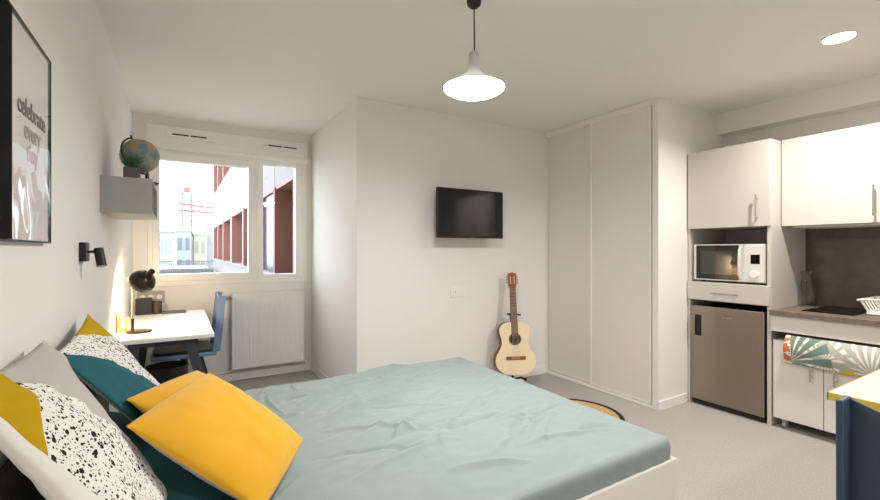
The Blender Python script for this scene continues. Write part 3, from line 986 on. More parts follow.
def shell_chair(label, loc, rz, mshell, seatz=0.45, topz=0.86):
    """chair faces local -Y; backrest at +Y"""
    t = thing('shell_chair', label, 'chair', loc, rz)
    W = 0.215
    # backrest: curved panel with a rim turned to the rear along its sides
    b = MB()
    cols, rows = 14, 10
    def bp(i, j, off):
        s_ = i / cols * 2 - 1
        q = j / rows
        x = s_ * (W - 0.012 * q)
        z = seatz - 0.01 + q * (topz - seatz + 0.01) - 0.045 * (1 - abs(s_) ** 1.6) * q
        y = 0.205 + 0.045 * q + 0.012 * (1 - s_ * s_) + off
        return (x, y, z)
    F = [[b.bm.verts.new(bp(i, j, 0)) for j in range(rows + 1)] for i in range(cols + 1)]
    K = [[b.bm.verts.new(bp(i, j, 0.008)) for j in range(rows + 1)] for i in range(cols + 1)]
    for i in range(cols):
        for j in range(rows):
            b.bm.faces.new((F[i][j], F[i + 1][j], F[i + 1][j + 1], F[i][j + 1]))
            b.bm.faces.new((K[i][j], K[i][j + 1], K[i + 1][j + 1], K[i + 1][j]))
    for j in range(rows):
        b.bm.faces.new((F[0][j], F[0][j + 1], K[0][j + 1], K[0][j]))
        b.bm.faces.new((F[cols][j], K[cols][j], K[cols][j + 1], F[cols][j + 1]))
    for i in range(cols):
        b.bm.faces.new((F[i][rows], F[i + 1][rows], K[i + 1][rows], K[i][rows]))
        b.bm.faces.new((F[i][0], K[i][0], K[i + 1][0], F[i + 1][0]))
    b.build('backrest', mshell, t, local=True)
    for sx in (-1, 1):
        b = MB()
        pts = []
        for j in range(rows + 1):
            p = bp(0 if sx < 0 else cols, j, 0)
            pts.append(p)
        rr = [b.bm.verts.new((p[0] + sx * 0.0, p[1] - 0.004, p[2])) for p in pts]
        r2 = [b.bm.verts.new((p[0] + sx * 0.006, p[1] + 0.052, p[2] - 0.004)) for p in pts]
        r3 = [b.bm.verts.new((p[0] - sx * 0.012, p[1] + 0.052, p[2] - 0.004)) for p in pts]
        r4 = [b.bm.verts.new((p[0] - sx * 0.014, p[1] - 0.004, p[2])) for p in pts]
        L_ = (rr, r2, r3, r4)
        for a in range(4):
            A, B_ = L_[a], L_[(a + 1) % 4]
            for j in range(rows):
                b.bm.faces.new((A[j], A[j + 1], B_[j + 1], B_[j]))
        b.bm.faces.new([q[0] for q in L_])
        b.bm.faces.new([q[-1] for q in L_][::-1])
        b.build('backrest_rim', mshell, t, local=True, bevel=0.004)
    b = MB()
    b.prism([(-W, -0.20), (-W + 0.03, -0.225), (W - 0.03, -0.225), (W, -0.20), (W, 0.23), (-W, 0.23)], seatz - 0.045, seatz - 0.012, 'xy')
    b.build('seat', mshell, t, local=True, bevel=0.01)
    b = MB()
    b.prism([(-W + 0.012, -0.19), (-W + 0.035, -0.21), (W - 0.035, -0.21), (W - 0.012, -0.19), (W - 0.012, 0.195), (-W + 0.012, 0.195)], seatz - 0.013, seatz + 0.012, 'xy')
    b.build('seat_pad', M['black'], t, local=True, bevel=0.008)
    b = MB(); b.cyl((0, 0, 0.03), (0, 0, seatz - 0.04), 0.028, 0.028, 18); b.box(-0.09, 0.09, -0.1, 0.1, seatz - 0.07, seatz - 0.044)
    b.build('column', M['blackmetal'], t, local=True)
    b = MB(); b.lathe([(0, 0), (0.20, 0), (0.20, 0.008), (0.06, 0.022), (0.028, 0.05), (0, 0.05)], (0, 0, 0), seg=40)
    b.build('round_base', M['blackmetal'], t, local=True)
    return t
# chair faces local -Y ; to face -X: rotate -90deg ; to face +X: rotate +90deg
shell_chair('light blue shell chair with a dark seat pushed under the white desk', (0.03, 4.215, 0), R(-90), M['bluelt'], 0.455, 0.90)
shell_chair('dark blue shell chair at the yellow edged table', (1.80, 0.230, 0), R(90), M['blue'], 0.45, 0.885)

# ------------------------------------------------------------------ desk and things on it
DX0, DX1, DY0, DY1, DZ = XL + 0.004, 0.19, 3.13, 4.44, 0.742
dk = thing('desk', 'white desk with splayed charcoal legs along the left wall', 'desk', (-0.08, 3.78, 0))
box('desktop', M['white'], dk, DX0, DX1, DY0, DY1, DZ - 0.024, DZ, 0.002)
for y in (3.20, 4.36):
    b = MB(); b.bar((0.045, y, DZ - 0.025), (0.235, y, 0.0), 0.055, 0.05); b.build('leg', M['deskleg'], dk, smooth=False)
    b = MB(); b.bar((-0.235, y, DZ - 0.025), (-0.315, y, 0.0), 0.055, 0.05); b.build('leg', M['deskleg'], dk, smooth=False)
    box('cross_rail', M['deskleg'], dk, -0.27, 0.09, y - 0.02, y + 0.02, DZ - 0.06, DZ - 0.025)
b = MB(); b.bar((-0.25, 3.25, DZ - 0.05), (-0.25, 4.31, DZ - 0.05), 0.03, 0.03, (0, 0, 1)); b.build('stretcher', M['deskleg'], dk, smooth=False)

wb = MB()
wb.lathe([(0, 0.0), (0.112, 0.0), (0.133, 0.44), (0.129, 0.44), (0.108, 0.012), (0, 0.012)], (-0.08, 3.72, 0.0), seg=40)
tag(wb.build('waste_bin', M['black']), 'black round waste bin on the floor under the white desk', 'bin')

# desk lamp
LX, LY = -0.228, 3.425
dl = thing('desk_lamp', 'lit dark dome desk lamp on the near end of the white desk', 'desk lamp', (LX, LY, DZ))
b = MB(); b.lathe([(0, 0), (0.07, 0), (0.072, 0.006), (0.068, 0.014), (0.02, 0.018), (0, 0.018)], (LX, LY, DZ), seg=40)
b.build('base', M['brass'], dl)
sx_, sy_ = LX - 0.035, LY - 0.02
b = MB(); b.cyl((sx_, sy_, DZ + 0.012), (sx_, sy_, DZ + 0.095), 0.010, seg=16)
b.build('stem_sleeve', M['brass'], dl)
b = MB(); b.tube([(sx_, sy_, DZ + 0.09), (sx_, sy_, DZ + 0.30), (sx_ + 0.004, sy_, DZ + 0.345), (sx_ + 0.025, sy_, DZ + 0.378), (sx_ + 0.055, sy_ + 0.004, DZ + 0.40), (sx_ + 0.072, sy_ + 0.01, DZ + 0.402)], 0.0055, 10)
b.build('stem', M['chrome'], dl)
HC = Vector((LX + 0.010, LY + 0.01, DZ + 0.325))
ax = Vector((-0.55, 0.50, -0.66)).normalized()
b = MB()
pr = []
for k in range(13):
    a = k / 12 * (PI * 0.56)
    pr.append((0.080 * math.sin(a), -0.080 * math.cos(a)))
pin = [(r * 0.955, h * 0.955 + 0.001) for r, h in pr[::-1]]
b.lathe(pr + pin[:-1] + [(0, pin[-1][1])], HC, ax, 40)
b.build('lamp_shade', M['lampdark'], dl)
b = MB()
b.lathe([(0.0, -0.118), (0.017, -0.118), (0.019, -0.11), (0.019, -0.09), (0.028, -0.076), (0, -0.065)], HC, ax, 24)
b.build('shade_knob', M['lampdark'], dl)
b = MB(); b.sphere(HC + ax * -0.012, 0.026, 20)
b.build('bulb', emis('lit bulb', (255, 232, 196), 40), dl)
lo = light('desk_lamp_light', 'SPOT', HC + ax * 0.036, DESK_W, lin((255, 222, 178)), dl, spot_size=R(172), spot_blend=0.3, shadow_soft_size=0.025)
lo.rotation_euler = ax.to_track_quat('-Z', 'Y').to_euler()

sk = thing('desk_socket', 'grey multi socket plate on the wall at the end of the desk', 'socket', (-0.22, YW, 0.855))
box('plate', M['socketgrey'], sk, -0.325, -0.12, YW - 0.012, YW, 0.80, 0.912, 0.004)
for x in (-0.285, -0.222, -0.16):
    b = MB(); b.lathe([(0, 0), (0.022, 0), (0.022, 0.0015), (0, 0.0015)], (x, YW - 0.012, 0.856), (0, -1, 0), 24)
    b.build('socket_insert', M['trimw'], sk)
sp = thing('speaker_box', 'dark cube speaker at the far end of the desk', 'speaker', (-0.26, 4.36, DZ))
box('cabinet', M['black'], sp, -0.315, -0.20, 4.325, 4.42, DZ, DZ + 0.135, 0.004)
box('grille', M['charfab'], sp, -0.308, -0.207, 4.322, 4.3255, DZ + 0.008, DZ + 0.127)
pc = MB(); pc.lathe([(0, 0), (0.037, 0), (0.037, 0.105), (0.034, 0.105), (0.034, 0.006), (0, 0.006)], (-0.168, 4.36, DZ), seg=28)
tag(pc.build('pencil_cup', mat('dark brown cup', (72, 58, 48), 0.5)), 'small dark brown cup right of the speaker on the desk', 'cup')
nb = MB(); nb.box(-0.13, 0.045, 4.29, 4.43, DZ, DZ + 0.012)
tag(nb.build('notebook', M['paper'], None, bevel=0.002), 'thin dark notebook lying at the far end of the desk', 'notebook')
og = thing('letter_holder', 'pale wooden letter holder glowing beside the desk lamp against the wall', 'letter holder', (-0.31, 3.5, DZ))
box('back_board', M['wood'], og, -0.35, -0.343, 3.46, 3.60, DZ, DZ + 0.13, 0.001)
box('front_board', M['wood'], og, -0.305, -0.298, 3.46, 3.60, DZ, DZ + 0.085, 0.001)
box('bottom_board', M['wood'], og, -0.343, -0.305, 3.46, 3.60, DZ, DZ + 0.008)

# ------------------------------------------------------------------ wall shelf, globe, plant, spot, poster
SX1, SY0, SY1, SZ0, SZ1 = -0.130, 2.825, 3.43, 1.477, 1.668
sh = thing('wall_shelf', 'grey box shelf on the left wall holding the globe', 'shelf', (XL, 3.1, SZ0))
th = 0.014
b = MB()
b.box(XL, SX1, SY0, SY1, SZ1 - th, SZ1)
b.box(XL, SX1, SY0, SY1, SZ0, SZ0 + th)
b.box(XL, SX1, SY0, SY0 + th, SZ0 + th, SZ1 - th)
b.box(XL, SX1, SY1 - th, SY1, SZ0 + th, SZ1 - th)
b.build('shelf_box', M['greybox'], sh, smooth=False)
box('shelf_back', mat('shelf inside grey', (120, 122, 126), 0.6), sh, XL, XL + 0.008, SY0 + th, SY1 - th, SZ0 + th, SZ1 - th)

gm = bpy.data.materials.new('old map print'); gm.use_nodes = True
t = NT(gm); pb = gm.node_tree.nodes['Principled BSDF']; pb.inputs['Roughness'].default_value = 0.4
tcn = t.n('ShaderNodeTexCoord'); nz = t.n('ShaderNodeTexNoise'); nz.inputs['Scale'].default_value = 9; nz.inputs['Detail'].default_value = 6
t.link(tcn.outputs['Object'], nz.inputs['Vector'])
rp = t.n('ShaderNodeValToRGB'); el = rp.color_ramp.elements
el[0].position = 0.44; el[0].color = rgba((118, 136, 138)); el[1].position = 0.50; el[1].color = rgba((168, 148, 112))
e_ = el.new(0.60); e_.color = rgba((132, 140, 104)); e_ = el.new(0.36); e_.color = rgba((96, 116, 124))
t.link(nz.outputs[0], rp.inputs[0]); t.link(rp.outputs[0], pb.inputs['Base Color'])
GC = Vector((-0.200, 3.06, 1.828))
gl = thing('globe', 'desk globe with old map colours on a dark stand on the wall shelf', 'globe', (GC.x, GC.y, SZ1))
b = MB(); b.sphere(GC, 0.098, 40); b.build('ball', gm, gl)
tilt = Vector((-0.36, 0, 0.93)).normalized()
side = Vector((0, 1, 0)); ou = Vector((-0.66, -0.70, -0.255)).normalized()
arc = [GC + (tilt * math.cos(a) + ou * math.sin(a)) * 0.109 for a in [i / 16 * PI for i in range(17)]]
b = MB()
b.tube(arc, 0.005, 8)
b.cyl(GC + tilt * 0.095, GC + tilt * 0.126, 0.005, seg=10)
b.cyl(GC - tilt * 0.095, GC - tilt * 0.115, 0.005, seg=10)
b.build('meridian_arm', M['black'], gl)
b = MB()
b.lathe([(0, 0), (0.062, 0), (0.062, 0.008), (0.02, 0.018), (0.010, 0.03), (0.010, 0.058), (0, 0.058)], (GC.x + 0.035, GC.y, SZ1), seg=32)
b.build('stand', M['lampdark'], gl)
pt = thing('potted_grass', 'small grass plant in a square grey pot in front of the globe', 'plant', (-0.226, 2.895, SZ1))
b = MB()
x0, x1, y0, y1 = -0.262, -0.190, 2.862, 2.932
b.box(x0, x1, y0, y1, SZ1, SZ1 + 0.062)
b.build('pot', M['pot'], pt, bevel=0.003)
b = MB()
for k in range(70):
    a = random.uniform(0, 2 * PI); r0 = random.uniform(0, 0.022)
    bx, by = -0.226 + r0 * math.cos(a), 2.897 + r0 * math.sin(a)
    h = random.uniform(0.05, 0.095); sp_ = random.uniform(0.012, 0.06)
    p = [(bx + sp_ * math.cos(a) * q * q, by + sp_ * math.sin(a) * q * q, SZ1 + 0.058 + h * q - 0.02 * q * q * (sp_ / 0.06)) for q in (0, 0.4, 0.75, 1)]
    b.tube(p, [0.0022, 0.0022, 0.0016, 0.0004], 5)
tag(b.build('grass_blades', M['leaf'], pt), None, None, None, 'stuff')

rs = thing('reading_spotlight', 'small black swivel spotlight on the left wall above the bed', 'wall spotlight', (XL, 2.29, 1.27))
box('wall_plate', M['black'], rs, XL, XL + 0.024, 2.285, 2.365, 1.232, 1.312, 0.003)
b = MB(); b.tube([(XL + 0.02, 2.32, 1.272), (XL + 0.05, 2.32, 1.273)], 0.0055, 10); b.sphere((XL + 0.052, 2.32, 1.273), 0.011, 12)
b.build('swivel_arm', M['black'], rs)
b = MB()
p0 = Vector((XL + 0.060, 2.32, 1.286)); p1 = Vector((XL + 0.074, 2.30, 1.212))
b.cyl(p0, p1, 0.017, 0.018, 24)
h = b.build('spot_head', M['black'], rs)
b = MB(); b.cyl(p1, p1 + (p1 - p0).normalized() * 0.001, 0.013, seg=20)
b.build('spot_lens', mat('spot lens', (150, 130, 124), 0.2), h)

PY0, PY1, PZ0, PZ1 = 1.20, 1.747, 1.300, 1.857
pf = thing('framed_poster', 'black framed acrylic typographic poster on the left wall over the bed', 'poster', (XL, 1.47, 1.58))
b = MB()
fx = XL + 0.019
for a in ((PY0, PY1, PZ0, PZ0 + 0.005), (PY0, PY1, PZ1 - 0.006, PZ1), (PY0, PY0 + 0.006, PZ0, PZ1), (PY1 - 0.006, PY1, PZ0, PZ1)):
    b.box(XL, fx, a[0], a[1], a[2], a[3])
b.build('frame', M['black'], pf, smooth=False)
box('print', mat('light grey print', (236, 234, 232), 0.6), pf, XL + 0.002, XL + 0.012, 1.385, PY1 - 0.006, PZ0 + 0.006, PZ1 - 0.006)
box('black_panel', mat('black print', (10, 10, 10), 0.8, spec=0.1), pf, XL + 0.002, XL + 0.0195, PY0 + 0.006, 1.385, PZ0 + 0.006, PZ1 - 0.006)
def text(body, size, y, z, matr, x, bold=0.0):
    cu = bpy.data.curves.new('lettering', 'FONT')
    cu.body = body
    cu.size = size
    cu.align_x = 'CENTER'
    cu.offset = bold
    cu.extrude = 0.0006
    o = bpy.data.objects.new('lettering', cu)
    COL.objects.link(o)
    o.matrix_world = Matrix.Translation((x, y, z)) @ Matrix(((0, 0, 1, 0), (1, 0, 0, 0), (0, 1, 0, 0), (0, 0, 0, 1)))
    bpy.context.view_layer.update()
    me = bpy.data.meshes.new_from_object(o.evaluated_get(bpy.context.evaluated_depsgraph_get()))
    me.transform(o.matrix_world)
    COL.objects.unlink(o)
    bpy.data.objects.remove(o)
    me.materials.clear()
    me.materials.append(matr)
    n = bpy.data.objects.new('lettering', me)
    COL.objects.link(n)
    me.transform(pf.matrix_basis.inverted())
    n.parent = pf
    return n
text('celebrate', 0.068, 1.578, 1.628, mat('ink dark', (74, 72, 72), 0.6), XL + 0.0132, 0.0012)
text('every', 0.068, 1.578, 1.572, mat('ink grey', (160, 158, 158), 0.6), XL + 0.0132, 0.0012)
text('tiny', 0.068, 1.578, 1.516, mat('ink pink', (206, 168, 166), 0.6), XL + 0.0132, 0.0012)
acr = bpy.data.materials.new('wavy acrylic'); acr.use_nodes = True
nt = acr.node_tree; nt.nodes.clear(); t = NT(acr)
trn = t.n('ShaderNodeBsdfTransparent'); glo = t.n('ShaderNodeBsdfGlossy'); glo.inputs['Roughness'].default_value = 0.015
frn = t.n('ShaderNodeFresnel'); frn.inputs[0].default_value = 1.49
tcn = t.n('ShaderNodeTexCoord'); nz = t.n('ShaderNodeTexNoise'); nz.inputs['Scale'].default_value = 5.5; nz.inputs['Detail'].default_value = 0.5
mp_ = t.n('ShaderNodeMapping'); mp_.inputs['Scale'].default_value = (1, 1.2, 1.0)
t.link(tcn.outputs['Object'], mp_.inputs[0]); t.link(mp_.outputs[0], nz.inputs['Vector'])
bpn = t.n('ShaderNodeBump'); bpn.inputs['Strength'].default_value = 0.35; bpn.inputs['Distance'].default_value = 0.02
t.link(nz.outputs[0], bpn.inputs['Height']); t.link(bpn.outputs[0], glo.inputs['Normal'])
mx = t.n('ShaderNodeMixShader'); geo = t.n('ShaderNodeNewGeometry'); t.link(t.math('MULTIPLY', frn.outputs[0], t.math('SUBTRACT', 1.0, geo.outputs['Backfacing'])), mx.inputs[0]); t.link(trn.outputs[0], mx.inputs[1]); t.link(glo.outputs[0], mx.inputs[2])
ou_ = t.n('ShaderNodeOutputMaterial'); t.link(mx.outputs[0], ou_.inputs[0])
box('acrylic_sheet', acr, pf, XL + 0.015, XL + 0.018, PY0 + 0.006, PY1 - 0.006, PZ0 + 0.006, PZ1 - 0.006)

# ------------------------------------------------------------------ rug
rg = thing('round_rug', 'round jute rug with a black rim on the floor behind the bed', 'rug', (2.62, 2.31, 0))
b = MB(); b.lathe([(0, 0), (0.322, 0), (0.322, 0.009), (0, 0.009)], (2.62, 2.31, 0.0), seg=72)
b.build('woven_field', M['jute'], rg)
b = MB(); b.lathe([(0.320, 0), (0.354, 0), (0.356, 0.006), (0.352, 0.011), (0.320, 0.011), (0.320, 0)], (2.62, 2.31, 0.0), seg=72)
b.build('rim_binding', M['rugedge'], rg)

# ------------------------------------------------------------------ bed
BX0, BX1, BY0, BY1, BZ = XL + 0.012, 1.752, 1.030, 2.635, 0.50
bd = thing('bed', 'wide bed with a white base and a low charcoal headboard against the left wall', 'bed', (0.7, 1.83, 0))
b = MB()
b.box(BX0 + 0.055, BX1 + 0.024, BY0 - 0.006, BY0 + 0.014, 0.06, 0.412)
b.box(BX0 + 0.055, BX1 + 0.024, BY1 - 0.014, BY1 + 0.006, 0.06, 0.412)
b.box(BX1 + 0.004, BX1 + 0.024, BY0 + 0.014, BY1 - 0.014, 0.06, 0.412)
b.build('base_frame', M['white'], bd, bevel=0.003)
box('slat_platform', M['white'], bd, BX0 + 0.06, BX1, BY0 + 0.014, BY1 - 0.014, 0.20, 0.235)
box('mattress', M['white'], bd, BX0 + 0.07, BX1 - 0.025, BY0 + 0.03, BY1 - 0.03, 0.235, BZ - 0.03, 0.02)
box('headboard', M['charfab'], bd, BX0, BX0 + 0.05, BY0, BY1, 0.05, 0.80, 0.012)
for (x, y) in ((BX0 + 0.1, BY0 + 0.05), (BX1 - 0.05, BY0 + 0.05), (BX0 + 0.1, BY1 - 0.05), (BX1 - 0.05, BY1 - 0.05)):
    b = MB(); b.cyl((x, y, 0), (x, y, 0.2), 0.025, seg=16); b.build('leg', M['black'], bd)

# sheet with folds
b = MB()
nx, ny, nz_ = 320, 240, 8
sx0, sx1, sy0, sy1, sz0 = BX0 + 0.062, BX1 + 0.014, BY0 + 0.004, BY1 - 0.004, 0.405
def ridge(x, y, p, q, w, h):
    px, py = p; qx, qy = q
    dx, dy = qx - px, qy - py
    L2 = dx * dx + dy * dy
    t = ((x - px) * dx + (y - py) * dy) / L2
    if t < -0.15 or t > 1.15:
        return 0
    cx, cy = px + t * dx, py + t * dy
    bow = 0.03 * math.sin(t * PI)
    d = ((x - cx) * -dy + (y - cy) * dx) / math.sqrt(L2) - bow
    env = max(0, math.sin(max(0, min(1, t)) * PI)) ** 0.7
    return h * env * math.exp(-(d / w) ** 2)
folds = []
rnd = random.Random(5)
for k in range(60):
    x = rnd.uniform(0.1, 1.6); y = rnd.uniform(1.25, 2.5); a = rnd.gauss(0.35, 0.38); l = rnd.uniform(0.15, 0.55)
    folds.append(((x, y), (x + l * math.cos(a), y + l * math.sin(a)), rnd.uniform(0.009, 0.02), rnd.choice((-1, 1, 1)) * rnd.uniform(0.004, 0.011)))
folds += [((0.75, 2.40), (1.35, 2.62), 0.02, 0.022), ((0.5, 2.2), (1.0, 2.45), 0.018, 0.018), ((0.55, 1.95), (1.15, 2.15), 0.016, 0.016), ((0.6, 2.0), (1.0, 2.02), 0.014, 0.014),
          ((0.45, 2.05), (0.95, 2.40), 0.02, 0.014), ((0.5, 1.4), (0.95, 1.5), 0.014, 0.010), ((0.95, 1.55), (1.45, 1.9), 0.012, 0.008), ((0.8, 1.75), (1.2, 1.80), 0.012, 0.010), ((1.2, 1.2), (1.55, 1.5), 0.012, 0.007)]
def topz(x, y):
    z = 0.010 * noise.noise(Vector((x * 2.2, y * 2.2, 1.3))) + 0.006 * noise.noise(Vector((x * 6 + y * 3, y * 11 - x * 3, 4.0))) + 0.003 * noise.noise(Vector((x * 15 + y * 5, y * 24 - x * 8, 9.0))) - 0.008 * abs(noise.noise(Vector((x * 4 - y, y * 8 - x * 2, 14.0))))
    for f in folds:
        z += 1.5 * ridge(x, y, *f)
    z += 0.02 * math.exp(-(((x - 1.45) / 0.25) ** 2 + ((y - 2.5) / 0.16) ** 2))
    return z
def spt(x, y, z):
    """rounded box point"""
    r = 0.034
    cx = min(max(x, sx0 + r), sx1 - r); cy = min(max(y, sy0 + r), sy1 - r); cz = min(z, BZ - r)
    d = Vector((x - cx, y - cy, z - cz))
    if d.length > 1e-6:
        d = d.normalized() * r
        p = Vector((cx, cy, cz)) + d
    else:
        p = Vector((x, y, z))
    return p
def addgrid(fn, n, m):
    V = [[fn(i / n, j / m) for j in range(m + 1)] for i in range(n + 1)]
    VV = [[b.bm.verts.new(p) for p in r] for r in V]
    for i in range(n):
        for j in range(m):
            b.bm.faces.new((VV[i][j], VV[i + 1][j], VV[i + 1][j + 1], VV[i][j + 1]))
def ease(t):
    return t
def ftop(u, v):
    x = sx0 + u * (sx1 - sx0); y = sy0 + v * (sy1 - sy0)
    p = spt(x, y, BZ)
    e = min(x - sx0, sx1 - x, y - sy0, sy1 - y)
    p.z += topz(x, y) * min(1, max(0, e / 0.05))
    return p
addgrid(ftop, nx, ny)
def sidewave(a, q):
    return (0.004 * noise.noise(Vector((a * 9, q * 1.2, 2.0))) + 0.003 * noise.noise(Vector((a * 25 + q * 5, q * 2, 5.0)))) * (1 - q) * min(1, (1 - q) * 3)
addgrid(lambda u, q: (lambda p: Vector((p.x, p.y + sidewave(u * 3, q), p.z)))(spt(sx0 + u * (sx1 - sx0), sy0, sz0 + q * (BZ - sz0))), nx, 12)
addgrid(lambda u, q: (lambda p: Vector((p.x, p.y + sidewave(u * 3 + 9, q), p.z)))(spt(sx0 + u * (sx1 - sx0), sy1, sz0 + q * (BZ - sz0))), nx, 12)
addgrid(lambda u, q: (lambda p: Vector((p.x + sidewave(u * 3 + 4, q), p.y, p.z)))(spt(sx1, sy0 + u * (sy1 - sy0), sz0 + q * (BZ - sz0))), ny, 12)
addgrid(lambda u, q: spt(sx0, sy0 + u * (sy1 - sy0), sz0 + q * (BZ - sz0)), ny, 12)
bmesh.ops.remove_doubles(b.bm, verts=b.bm.verts, dist=0.0006)
sheet = b.build('bed_sheet', M['sheet'], None, ang=80)
tag(sheet, 'sage green crumpled sheet covering the wide bed', 'bed sheet')

# ------------------------------------------------------------------ pillows
def terrazzo(t, uvout, scale, col, ink):
    mp = t.n('ShaderNodeMapping'); mp.inputs['Scale'].default_value = (scale, scale, 1)
    t.link(uvout, mp.inputs[0])
    out = None
    for k, (s_, thr, keep) in enumerate(((1.0, 0.24, 0.45), (1.9, 0.26, 0.35), (3.1, 0.24, 0.45))):
        m2 = t.n('ShaderNodeMapping'); m2.inputs['Scale'].default_value = (s_, s_, 1); m2.inputs['Location'].default_value = (3.3 * k, 1.7 * k, 0)
        t.link(mp.outputs[0], m2.inputs[0])
        nz = t.n('ShaderNodeTexNoise'); nz.inputs['Scale'].default_value = 2.2
        t.link(m2.outputs[0], nz.inputs['Vector'])
        dm = t.n('ShaderNodeMix', data_type='VECTOR'); dm.inputs[0].default_value = 0.22
        t.link(m2.outputs[0], dm.inputs[4]); t.link(nz.outputs[1], dm.inputs[5])
        vo = t.n('ShaderNodeTexVoronoi', voronoi_dimensions='2D'); vo.inputs['Scale'].default_value = 1.0
        t.link(dm.outputs[1], vo.inputs['Vector'])
        sx = t.n('ShaderNodeSeparateColor'); t.link(vo.outputs['Color'], sx.inputs[0])
        size = t.math('MULTIPLY', sx.outputs[1], thr)
        spot = t.math('LESS_THAN', vo.outputs['Distance'], t.math('ADD', size, 0.06))
        kp = t.math('GREATER_THAN', sx.outputs[0], keep)
        f = t.math('MULTIPLY', spot, kp)
        out = f if out is None else t.math('MAXIMUM', out, f)
    return t.mix(out, col, ink)

def print_mat(name, layers, base):
    """layers: list of (halfplanes [(a,b,c): a*u+b*v>c], colour or 'terrazzo')"""
    m = bpy.data.materials.new(name); m.use_nodes = True
    t = NT(m); pb = m.node_tree.nodes['Principled BSDF']; pb.inputs['Roughness'].default_value = 0.88; pb.inputs['Specular IOR Level'].default_value = 0.15
    uv = t.n('ShaderNodeUVMap', uv_map='UVMap'); sp = t.n('ShaderNodeSeparateXYZ'); t.link(uv.outputs[0], sp.inputs[0])
    u, v = sp.outputs[0], sp.outputs[1]
    ter = terrazzo(t, uv.outputs[0], 30.0, rgba((236, 233, 228)), rgba((38, 38, 34)))
    col = ter if base == 'terrazzo' else rgba(base)
    for hp, c in layers:
        f = None
        for a, bb, cc in hp:
            g_ = t.math('GREATER_THAN', t.math('ADD', t.math('MULTIPLY', u, a), t.math('MULTIPLY', v, bb)), cc)
            f = g_ if f is None else t.math('MULTIPLY', f, g_)
        col = t.mix(f, col, ter if c == 'terrazzo' else rgba(c))
    t.link(col, pb.inputs['Base Color'])
    nz = t.n('ShaderNodeTexNoise'); nz.inputs['Scale'].default_value = 9; nz.inputs['Detail'].default_value = 3
    t.link(uv.outputs[0], nz.inputs['Vector'])
    bp = t.n('ShaderNodeBump'); bp.inputs['Strength'].default_value = 0.18; bp.inputs['Distance'].default_value = 0.02
    t.link(nz.outputs[0], bp.inputs['Height']); t.link(bp.outputs[0], pb.inputs['Normal'])
    return m

def line(p, q):
    """half plane to the left of p->q"""
    (x0, y0), (x1, y1) = p, q
    a, bb = -(y1 - y0), (x1 - x0)
    return (a, bb, a * x0 + bb * y0)

def pillow(name, L, T_, R_, B, th, mats, seed, pinch=0.05, n=56, wr=0.010, power=0.62, floorz=None, thb=None, fold=None):
    """u: near (L,B) to far (T,R); v: bottom (B,R) to top (L,T)"""
    L, T_, R_, B = map(Vector, (L, T_, R_, B))
    nrm = (R_ - B).cross(L - B).normalized()
    if nrm.x < 0 and abs(nrm.x) > 0.05 or (abs(nrm.x) <= 0.05 and nrm.z < 0):
        nrm = -nrm
    b = MB(); uvl = b.bm.loops.layers.uv.new('UVMap')
    thb = th if thb is None else thb
    grids = []
    for side in (1, -1):
        G = []
        for i in range(n + 1):
            row = []
            for j in range(n + 1):
                u, v = i / n, j / n
                a, c = 2 * u - 1, 2 * v - 1
                uu = 0.5 + 0.5 * a * (1 - pinch * (1 - c * c))
                vv = 0.5 + 0.5 * c * (1 - pinch * (1 - a * a))
                pf_ = max(0, (1 - abs(a) ** 2.6) * (1 - abs(c) ** 2.6)) ** power
                p = B + (R_ - B) * uu + (L - B) * vv + (T_ - L - R_ + B) * uu * vv
                hgt = pf_ * (th if side > 0 else thb)
                e = min(1, 5 * min(u, 1 - u, v, 1 - v))
                w = wr * (noise.noise(Vector((u * 3.1, v * 3.1, seed + side))) + 0.45 * noise.noise(Vector((u * 8 + v * 3, v * 6 - u * 4, seed * 2.7 + side))))
                # gathers running in from the seams
                ga = 0.35 * wr * math.sin((u + 0.3 * noise.noise(Vector((u * 5, v * 2, seed)))) * 40) * max(0, 1 - v * 6) + 0.35 * wr * math.sin((v + 0.2 * noise.noise(Vector((v * 5, u * 3, seed)))) * 38) * max(0, 1 - min(u, 1 - u) * 7)
                hgt += (w + ga) * e
                if fold and side > 0:
                    hgt += fold(u, v) * e
                p = p + nrm * side * hgt
                if floorz is not None and p.z < floorz:
                    p.z = floorz + 0.0005 * (side + 1)
                row.append(b.bm.verts.new(p))
            G.append(row)
        grids.append(G)
        for i in range(n):
            for j in range(n):
                q = [(i, j), (i + 1, j), (i + 1, j + 1), (i, j + 1)]
                f = b.bm.faces.new([G[x][y] for x, y in q])
                f.material_index = 0 if side > 0 else min(1, len(mats) - 1)
                for l, (x, y) in zip(f.loops, q):
                    l[uvl].uv = (x / n, y / n)
    bmesh.ops.remove_doubles(b.bm, verts=b.bm.verts, dist=0.0004)
    return b.build(name, mats, None, ang=120)

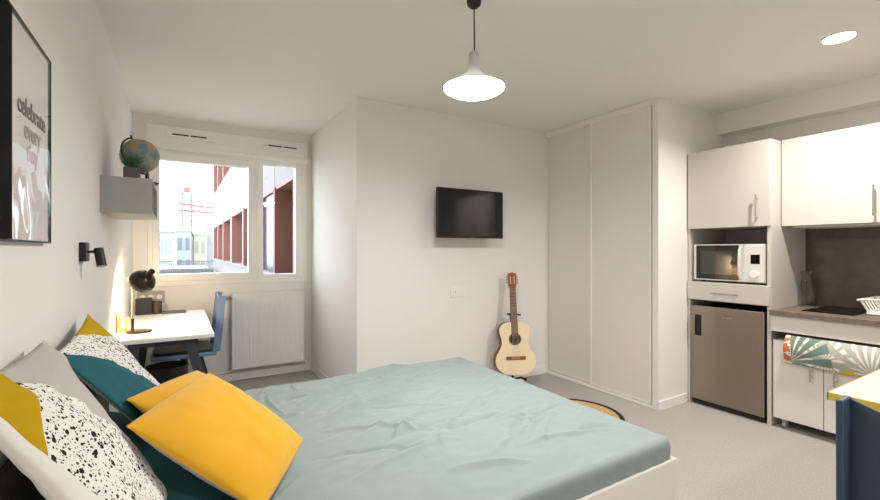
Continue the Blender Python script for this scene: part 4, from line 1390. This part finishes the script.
MUST = (190, 156, 20)
TEAL = (44, 96, 104)
GREY = (188, 183, 179)
WHITE = (232, 229, 225)
N_mat = print_mat('patchwork print near', [
    ([line((0.29, 0.93), (0.65, 0.61))], GREY),
    ([line((0.09, 0.42), (0.05, 0.70))], WHITE),
    ([line((0.05, 0.70), (0.035, 1.0))], WHITE),
    ([line((0.05, 0.69), (0.31, 0.97)), line((0.03, 1.0), (0.05, 0.68))[:2] + (line((0.03, 1.0), (0.05, 0.68))[2],)], MUST),
], 'terrazzo')
F_mat = print_mat('patchwork print far', [
    ([line((0.676, 0.40), (0.0, 1.04))], TEAL),
    ([line((0.49, 0.98), (0.80, 0.825))], MUST),
], 'terrazzo')
pf1 = pillow('pillow', (-0.323, 1.0, 1.055), (-0.318, 1.565, 1.035), (-0.02, 1.45, 0.54), (0.0, 1.0, 0.54), 0.05, [N_mat, mat('white cotton back', (232, 229, 226), 0.9)], 3.3, wr=0.018,
             fold=lambda u, v: 0.02 * math.exp(-((v - 0.86 - 0.06 * u) / 0.05) ** 2))
tag(pf1, 'large pillow with grey, speckled and mustard patches nearest the camera', 'pillow', 'patchwork pillows against the headboard')
pf2 = pillow('pillow', (-0.315, 1.65, 0.975), (-0.318, 2.215, 1.025), (0.01, 2.30, 0.55), (0.0, 1.75, 0.54), 0.038, [F_mat, M['greyfab']], 8.1, wr=0.017)
tag(pf2, 'large pillow with teal, speckled and mustard patches nearest the desk', 'pillow', 'patchwork pillows against the headboard')
pt3 = pillow('pillow', (-0.25, 1.12, 0.64), (-0.25, 2.15, 0.64), (0.19, 2.1, 0.54), (0.19, 1.22, 0.54), 0.035, [M['tealfab'], M['tealfab']], 5.0, wr=0.006, floorz=0.508)
tag(pt3, 'flat teal pillow lying under the patchwork pillows', 'pillow')

c1 = pillow('cushion', (-0.120, 1.370, 0.825), (0.092, 1.795, 0.830), (0.398, 1.645, 0.57), (0.190, 1.255, 0.565), 0.06, [M['mustard'], M['greyfab']], 1.7, pinch=-0.015, wr=0.009)
tag(c1, 'mustard velvet cushion with grey back in front on the bed', 'cushion', 'mustard velvet cushions')
c2 = pillow('cushion', (-0.150, 1.725, 0.795), (0.062, 2.09, 0.772), (0.36, 1.91, 0.565), (0.125, 1.56, 0.565), 0.055, [M['mustard'], M['greyfab']], 6.2, pinch=-0.015, wr=0.009)
tag(c2, 'mustard velvet cushion mostly hidden behind the front one', 'cushion', 'mustard velvet cushions')
